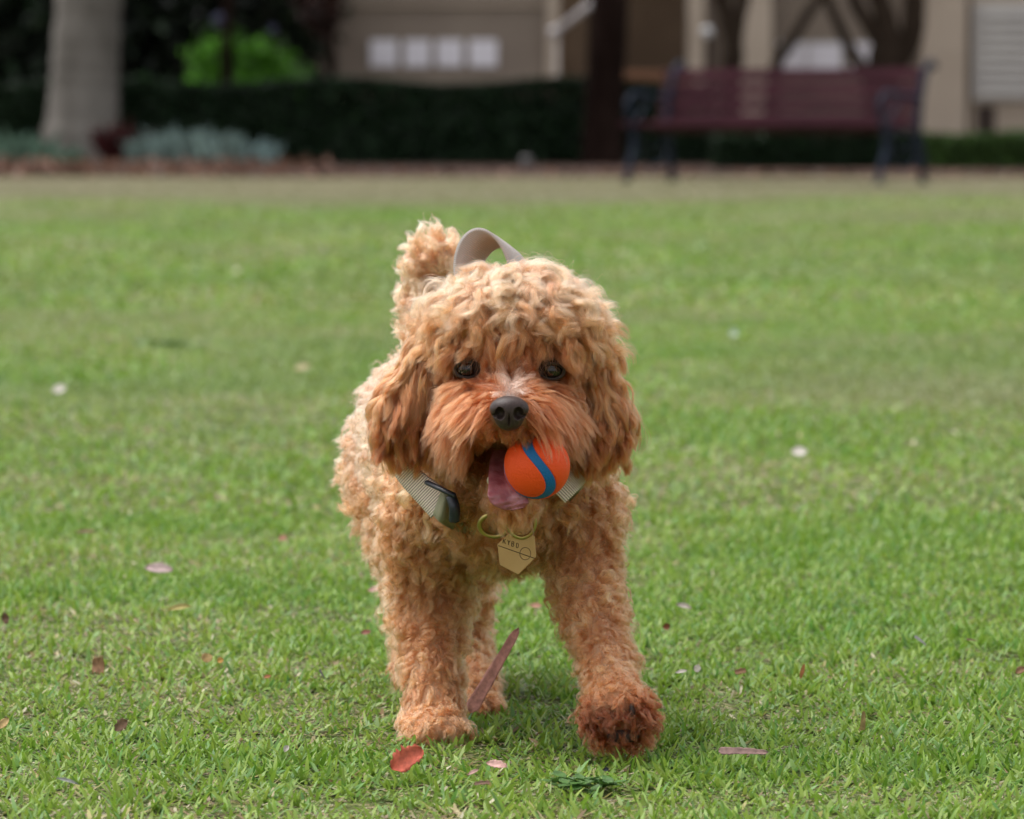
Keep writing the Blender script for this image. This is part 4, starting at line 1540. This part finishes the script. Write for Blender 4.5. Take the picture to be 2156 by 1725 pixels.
    foliage('foliage', clumpy(5000, [-0.05, 0, 1.75], (0.36, 0.5, 0.42), 12, 0.30), 0.06, (0.03, 0.012, 0.009), root, jitter=0.5)
    trunk_obj('stem', [(0, 0, 0), (0.05, 0, 0.8), (0, 0, 1.6)], [0.06, 0.05, 0.04], bark_dark, root)
    # lime bush
    Yl = 48.0
    cc = W(508, 130, Yl)
    root = empty('bush', (cc[0], Yl, 0))
    tag(root, 'bright lime green rounded bush behind the hedge', 'bush')
    foliage('foliage', clumpy(9000, [0, 0, 0.78], (0.56, 0.45, 0.50), 24, 0.32), 0.035, (0.075, 0.22, 0.012), root, jitter=0.5)
    trunk_obj('stem', [(0, 0, 0), (0.02, 0, 0.3), (0, 0, 0.6)], [0.04, 0.04, 0.03], bark_dark, root)
    for px, w_, h_, c, lab in ((640, 0.35, 0.28, (0.05, 0.14, 0.012), 'small yellow green shrub at the right foot of the lime bush'), (350, 0.42, 0.28, (0.02, 0.06, 0.014), 'small dark green shrub left of the lime bush, peeping over the hedge')):
        cc = W(px, 160, 47.6)
        root = empty('shrub', (cc[0], 47.6, 0))
        tag(root, lab, 'shrub')
        foliage('foliage', clumpy(3000, [0, 0, 0.65], (w_, 0.35, h_), 12, 0.35), 0.03, c, root, jitter=0.4)
        trunk_obj('stem', [(0, 0, 0), (0.02, 0, 0.3), (0, 0, 0.5)], [0.03, 0.03, 0.02], bark_dark, root)
    # thin dark trunk in front of the lime bush
    b4 = W(480, 236, 46.8); b4[2] = 0
    root = empty('tree', b4)
    tag(root, 'thin black stem of a young tree crossing in front of the lime bush', 'tree')
    trunk_obj('trunk', [(0, 0, 0), (0.0, 0, 1.0), (0.02, 0, 2.0), (0.0, 0, 3.4)], [0.055, 0.05, 0.05, 0.04], bark_dark, root)
    foliage('crown', clumpy(7000, [0, 0.3, 4.2], (1.8, 1.6, 1.2), 18, 0.4), 0.10, (0.02, 0.05, 0.015), root)

    # ---- silvery plants in the bed, one tuft each
    def tuft(px, py, Y, w_, h_, lab, col):
        cc = G(px, 300); cc = W(px, py, Y)
        root_l = np.array([cc[0], Y, 0.04])
        n = 120
        V, F, C = [], [], []
        for k in range(n):
            a = rng.random() * 6.28; r0 = rng.random() ** 0.5 * w_ * 0.75
            bx, by = math.cos(a) * r0, math.sin(a) * r0 * 0.6
            h = h_ * (0.35 + 0.85 * rng.random()) * (1 - 0.35 * (r0 / w_))
            lx, ly = rng.normal(0, 0.35, 2) * h
            ww = 0.014 + 0.012 * rng.random()
            i = len(V)
            V += [(bx - ww, by, 0), (bx + ww, by, 0), (bx + lx * 0.6 + ww * 1.2, by + ly * 0.6, h * 0.65), (bx + lx * 0.6 - ww * 1.2, by + ly * 0.6, h * 0.65), (bx + lx, by + ly, h)]
            F += [(i, i + 1, i + 2), (i, i + 2, i + 3), (i + 3, i + 2, i + 4)]
            c = np.array(col) * math.exp(rng.normal(0, 0.3))
            C += [c] * 5
        o = link('silver_plant', mesh_np('silver_plant', V, np.array(F), False, np.array(C)), attr_mat('silver_leaf', 0.6, 0.15, 0.3), None, root_l)
        tag(o, lab, 'plant', 'silvery plants in the flower bed')
    SG, DG = (0.21, 0.29, 0.26), (0.12, 0.20, 0.14)
    tuft(20, 300, 41.8, 0.26, 0.33, 'grey green low plant at the left edge, at the foot of the hedge', DG)
    tuft(75, 305, 41.4, 0.22, 0.29, 'grey green low plant just left of the grey trunk', DG)
    tuft(140, 330, 41.0, 0.20, 0.20, 'low dull green plant in front of the grey trunk', DG)
    tuft(305, 300, 41.8, 0.18, 0.28, 'silvery plant just right of the grey trunk', SG)
    tuft(365, 290, 41.9, 0.22, 0.36, 'tallest silvery plant, second right of the grey trunk', SG)
    tuft(430, 295, 41.7, 0.22, 0.34, 'silvery plant in the middle of the bed right of the trunk', SG)
    tuft(495, 300, 41.5, 0.20, 0.31, 'silvery plant last but one towards the bare hedge foot', SG)
    tuft(548, 320, 41.0, 0.12, 0.24, 'small pale silvery plant at the right end of the bed plants', (0.19, 0.27, 0.26))
    tuft(240, 270, 41.9, 0.05, 0.40, 'dark red leaved plant against the right side of the grey trunk', (0.05, 0.010, 0.010))
    # leaf litter at the bed's edge
    n = 5200
    x = rng.uniform(-7, 7, n)
    y = 38.4 + rng.random(n) ** 1.6 * 3.6
    dens = np.where(x < -1.2, 1.0, 0.25)
    k = rng.random(n) < dens
    P = np.stack([x, y, 0.03 + 0.10 * rng.random(n) ** 2 * (x < -1.5)], 1)[k]
    V, F, C = leaf_cloud(P, 0.045, (0.15, 0.08, 0.055), 0.45)
    V[:, 2] = np.maximum(V[:, 2], 0.012)
    o = link('leaf_litter', mesh_np('leaf_litter', V, F, False, C), LEAFM)
    tag(o, 'brown dead leaves strewn along the edge of the flower bed', 'leaf litter', kind='stuff')
    # small pale post by the hedge
    c = G(1108, 372)
    bm = bmesh.new()
    add_tube(bm, [(0, 0, 0), (0, 0, 0.10), (0, 0, 0.13)], [0.03, 0.028, 0.05], 14)
    add_ball(bm, (0, 0, 0.14), (0.05, 0.05, 0.025), 14, 8)
    o = link('garden_light', bm_mesh('garden_light', bm, True), noise_mat('light_grey', (0.12, 0.11, 0.11), (0.17, 0.16, 0.16), scale=20, rough=0.6), None, c)
    tag(o, 'short grey garden light at the foot of the hedge left of the brown trunk', 'garden light')

    # ---- building
    mw = noise_mat('render_taupe', (0.24, 0.19, 0.155), (0.29, 0.235, 0.19), scale=1.3, rough=0.9, bump=0.3, bscale=30, bdist=0.01)
    mc = noise_mat('render_cream', (0.42, 0.34, 0.27), (0.50, 0.41, 0.33), scale=1.1, rough=0.9, bump=0.3, bscale=30, bdist=0.01)
    mb = noise_mat('render_brown', (0.13, 0.085, 0.055), (0.17, 0.115, 0.075), scale=1.5, rough=0.9, bump=0.3, bscale=30)
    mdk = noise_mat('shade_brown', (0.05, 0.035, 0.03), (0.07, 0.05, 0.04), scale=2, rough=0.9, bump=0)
    mwh = noise_mat('near_white', (0.80, 0.76, 0.82), (0.86, 0.82, 0.88), scale=3, rough=0.6, bump=0)
    mlv = noise_mat('louvre_grey', (0.50, 0.47, 0.45), (0.56, 0.53, 0.50), scale=3, rough=0.6, bump=0)
    Yw = 56.0
    root = empty('building', (0, Yw, 0))
    tag(root, 'beige rendered building with columns and white panes behind the trees', 'building')
    ro = np.array(root.location)

    def boxpx(name, x0, x1, y0, y1, Y, depth, m, parent=root, bevel=0.01, zlo=None, zhi=None, origin=ro):
        a = W(x0, y1, Y); b_ = W(x1, y0, Y)
        z0, z1 = (a[2] if zlo is None else zlo), (b_[2] if zhi is None else zhi)
        bm = bmesh.new()
        add_box(bm, ((a[0] + b_[0]) / 2 - origin[0], Y + depth / 2 - origin[1], (z0 + z1) / 2 - origin[2]), (b_[0] - a[0], depth, z1 - z0), bevel=bevel)
        return link(name, bm_mesh(name, bm), m, parent)
    boxpx('wall', 640, 1152, 0, 300, Yw, 5, mw, zlo=0, zhi=5.0)
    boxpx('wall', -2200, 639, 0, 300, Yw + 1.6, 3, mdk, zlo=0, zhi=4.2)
    boxpx('ledge', 640, 1150, 8, 13, Yw - 0.06, 0.055, mc)
    boxpx('wall', 1153.5, 1235, 0, 300, Yw + 0.25, 5, mb, zlo=0, zhi=5.0)
    boxpx('column', 1150, 1178, 0, 300, Yw - 0.10, 0.34, mc, zlo=0, zhi=4.9)
    boxpx('wall', 1236, 1470, 0, 300, Yw + 0.9, 5, mb, zlo=0, zhi=5.0)
    boxpx('column', 1448, 1484, 0, 300, Yw - 0.1, 0.4, mc, zlo=0, zhi=4.9)
    boxpx('wall', 1471, 2040, 0, 300, Yw + 0.6, 5, mw, zlo=0, zhi=5.0)
    boxpx('column', 1560, 1625, 0, 300, Yw - 0.1, 0.5, mc, zlo=0, zhi=4.9)
    boxpx('column', 1945, 2036, 0, 300, Yw - 0.1, 0.6, mc, zlo=0, zhi=4.9)
    boxpx('wall', 2041, 4200, 0, 300, Yw + 0.1, 5, mc, zlo=0, zhi=5.0)
    boxpx('roof', 400, 2900, 0, 0, Yw - 0.3, 6.5, mdk, zlo=5.0, zhi=5.25)
    # four white square plates on the taupe wall
    for x0, x1 in ((779, 837), (851, 906), (919, 974), (988, 1047)):
        boxpx('vent_panel', x0, x1, 84, 141, Yw - 0.035, 0.03, mwh)
    # bright low windows seen between the stems
    for x0, x1 in ((1640, 1697), (1702, 1772), (1790, 1842)):
        f = boxpx('window', x0 - 3, x1 + 3, 88, 150, Yw + 0.55, 0.045, mlv)
        boxpx('pane', x0, x1, 92, 147, Yw + 0.53, 0.018, mwh, parent=f)  # panes in one opaque near-white
    # white louvre screen at right
    f = boxpx('louvre_frame', 2048, 2300, 8, 212, Yw + 0.02, 0.06, mlv)
    for k in range(9):
        y = 22 + k * 21
        boxpx('louvre_slat', 2066, 2296, y, y + 13, Yw - 0.03, 0.045, mwh if k % 1 else mlv, parent=f, bevel=0.003)
    boxpx('recess_shade', 2056, 2096, 222, 300, Yw + 0.08, 0.018, mdk)  # thin dark panel on the wall, standing in for a recess's shade
    # handrail left of the brown trunk; added ball imitates a glint at its end
    bm = bmesh.new()
    pr = W(1167, 68, 52.0); 
    c = np.array([pr[0], 52.0, 0.0])
    add_tube(bm, np.array([W(1172, 300, 52.0), W(1172, 68, 52.0)]) - c, 0.010, 10)
    add_tube(bm, np.array([W(1167, 68, 52.0), W(1240, 12, 52.0), W(1320, -50, 52.0)]) - c, 0.035, 10)
    add_ball(bm, W(1167, 68, 52.0) - c, 0.06, 20, 12)
    o = link('handrail', bm_mesh('handrail', bm, True), noise_mat('rail_metal', (0.40, 0.37, 0.38), (0.50, 0.47, 0.48), scale=5, rough=0.4, bump=0), None, c)
    tag(o, 'pale sloping stair handrail with an added ball as end glint beside the brown trunk', 'handrail')
    # bollard lamp above the bench
    c = W(1489, 68, 50.0); c[2] = 0
    root = empty('lamp_post', c)
    tag(root, 'small post with a pale round globe behind the bench', 'lamp')
    bm = bmesh.new()
    h = W(1489, 68, 50.0)[2]
    add_tube(bm, [(0, 0, 0), (0, 0, h - 0.06)], 0.03, 10)
    link('post', bm_mesh('post', bm, True), bark_dark, root)
    bm = bmesh.new()
    add_ball(bm, (0, 0, h), 0.06, 20, 12)
    link('globe', bm_mesh('globe', bm, True), noise_mat('globe_grey', (0.45, 0.45, 0.47), (0.5, 0.5, 0.52), scale=4, rough=0.25, bump=0, spec=0.6), root)
    # pale spots among the dark trees: bluish lights imitated by added coloured tufts
    for px, py, r_, lab in ((460, 42, 0.055, 'pale bluish light spot, added as a coloured tuft, in the dark foliage above the lime bush'), (575, 62, 0.035, 'small bluish light spot, added as a coloured tuft, over the right side of the lime bush')):
        c = W(px, py, 47.5)
        root_ = empty('light_spot', (c[0], 47.5, 0))
        tag(root_, lab, 'light_spot')
        trunk_obj('stem', [(0, 0, 0), (0.03, 0, 0.7), (0, 0, c[2])], [0.012, 0.01, 0.008], bark_dark, root_)
        foliage('spot_tuft', in_ell(220, (0, 0, c[2]), (r_, r_, r_ * 1.2)), 0.018, (0.15, 0.15, 0.24), root_)
    # timber rail behind the bench
    c = W(1372, 165, 48.5); c[2] = 0
    bm = bmesh.new()
    h = W(1372, 165, 48.5)[2]
    for sx in (-0.28, 0.28):
        add_box(bm, (sx, 0, (h - 0.07) / 2), (0.06, 0.06, h - 0.07), bevel=0.006)
    add_box(bm, (0, 0, h), (0.85, 0.12, 0.135), bevel=0.012)
    o = link('timber_rail', bm_mesh('timber_rail', bm), noise_mat('orange_timber', (0.19, 0.085, 0.045), (0.28, 0.13, 0.07), scale=6, rough=0.7, bump=0.3, stretch=(0.3, 3, 3)), None, c)
    tag(o, 'orange timber rail showing over the hedge between brown trunk and bench', 'rail')

    build_bench()


def build_bench():
    phi = math.radians(37)
    fr = G(1850, 389)
    root = empty('park_bench', fr)
    tag(root, 'maroon slatted park bench with dark cast iron ends at the edge of the lawn', 'bench')
    # local: +x along the bench to the left, +y backwards
    root.rotation_euler = (0, 0, 0)
    Lx = np.array([-math.cos(phi), math.sin(phi), 0]); Ly = np.array([math.sin(phi), math.cos(phi), 0])
    LEN = 2.20

    def P(x, y, z): return Lx * x + Ly * y + np.array([0, 0, z])
    wood = noise_mat('maroon_timber', (0.030, 0.008, 0.013), (0.050, 0.014, 0.021), scale=3, rough=0.85, bump=0.3, bscale=30, spec=0.12, stretch=(1, 1, 6))
    iron = noise_mat('cast_iron', (0.006, 0.010, 0.022), (0.014, 0.022, 0.042), scale=12, rough=0.6, bump=0.3, spec=0.2)
    R = Matrix((( -math.cos(phi), math.sin(phi), 0), (math.sin(phi), math.cos(phi), 0), (0, 0, 1))).to_4x4()

    def slats(name, rows):
        bm = bmesh.new()
        for y, zc, wd, th, tilt in rows:
            vs = add_box(bm, (0, 0, 0), (LEN + 0.10, wd, th), bevel=0.006)
            M = Matrix.Translation((LEN / 2, y, zc)) @ Matrix.Rotation(tilt, 4, 'X')
            bmesh.ops.transform(bm, matrix=M, verts=vs)
        bm.transform(R)
        bmesh.ops.recalc_face_normals(bm, faces=bm.faces)
        return link(name, bm_mesh(name, bm), wood, root)
    slats('seat', [(0.02 + k * 0.078, 0.425 - 0.010 * k, 0.066, 0.032, -0.08) for k in range(6)])
    bt = math.radians(74)
    slats('backrest', [(0.465 + k * 0.030, 0.462 + k * 0.108, 0.088, 0.026, bt) for k in range(4)])
    for x in (-0.035, LEN - 0.04):
        bm = bmesh.new()
        T = lambda pts, r, n=8, fl=None: add_tube(bm, [tuple(q) for q in spline([P(x, a, b_) for a, b_ in pts], len(pts) * 5)], r, n, flat=fl)
        T([(-0.06, 0.0), (-0.02, 0.12), (0.04, 0.26), (0.03, 0.38), (0.0, 0.42)], 0.026)           # front leg
        T([(0.53, 0.0), (0.51, 0.14), (0.47, 0.28), (0.46, 0.42), (0.49, 0.60), (0.54, 0.77), (0.59, 0.85), (0.65, 0.87), (0.68, 0.83)], 0.026)  # rear leg up to back
        T([(-0.01, 0.395), (0.22, 0.375), (0.47, 0.37)], 0.018)    # seat rail
        T([(0.01, 0.41), (-0.03, 0.50), (-0.03, 0.60), (0.04, 0.645), (0.20, 0.64), (0.36, 0.62), (0.50, 0.63)], 0.021)    # arm
        T([(-0.03, 0.60), (-0.06, 0.56), (-0.03, 0.53), (0.0, 0.55)], 0.015)                       # scroll
        T([(0.04, 0.24), (0.16, 0.15), (0.28, 0.12), (0.42, 0.16), (0.51, 0.24)], 0.016)           # lower arch
        T([(0.06, 0.36), (0.14, 0.28), (0.27, 0.24), (0.40, 0.28), (0.46, 0.36)], 0.013)
        T([(0.05, 0.43), (0.14, 0.52), (0.22, 0.60)], 0.012)
        for q in ((-0.06, 0.0), (0.53, 0.0)):
            add_box(bm, tuple(P(x, q[0], 0.012)), (0.07, 0.07, 0.024), bevel=0.004)
        bmesh.ops.recalc_face_normals(bm, faces=bm.faces)
        link('end_frame', bm_mesh('end_frame', bm, True), iron, root)


build_ground()
build_background()
build_litter()
build_grass()
build_dog()
build_ball()
build_collar()
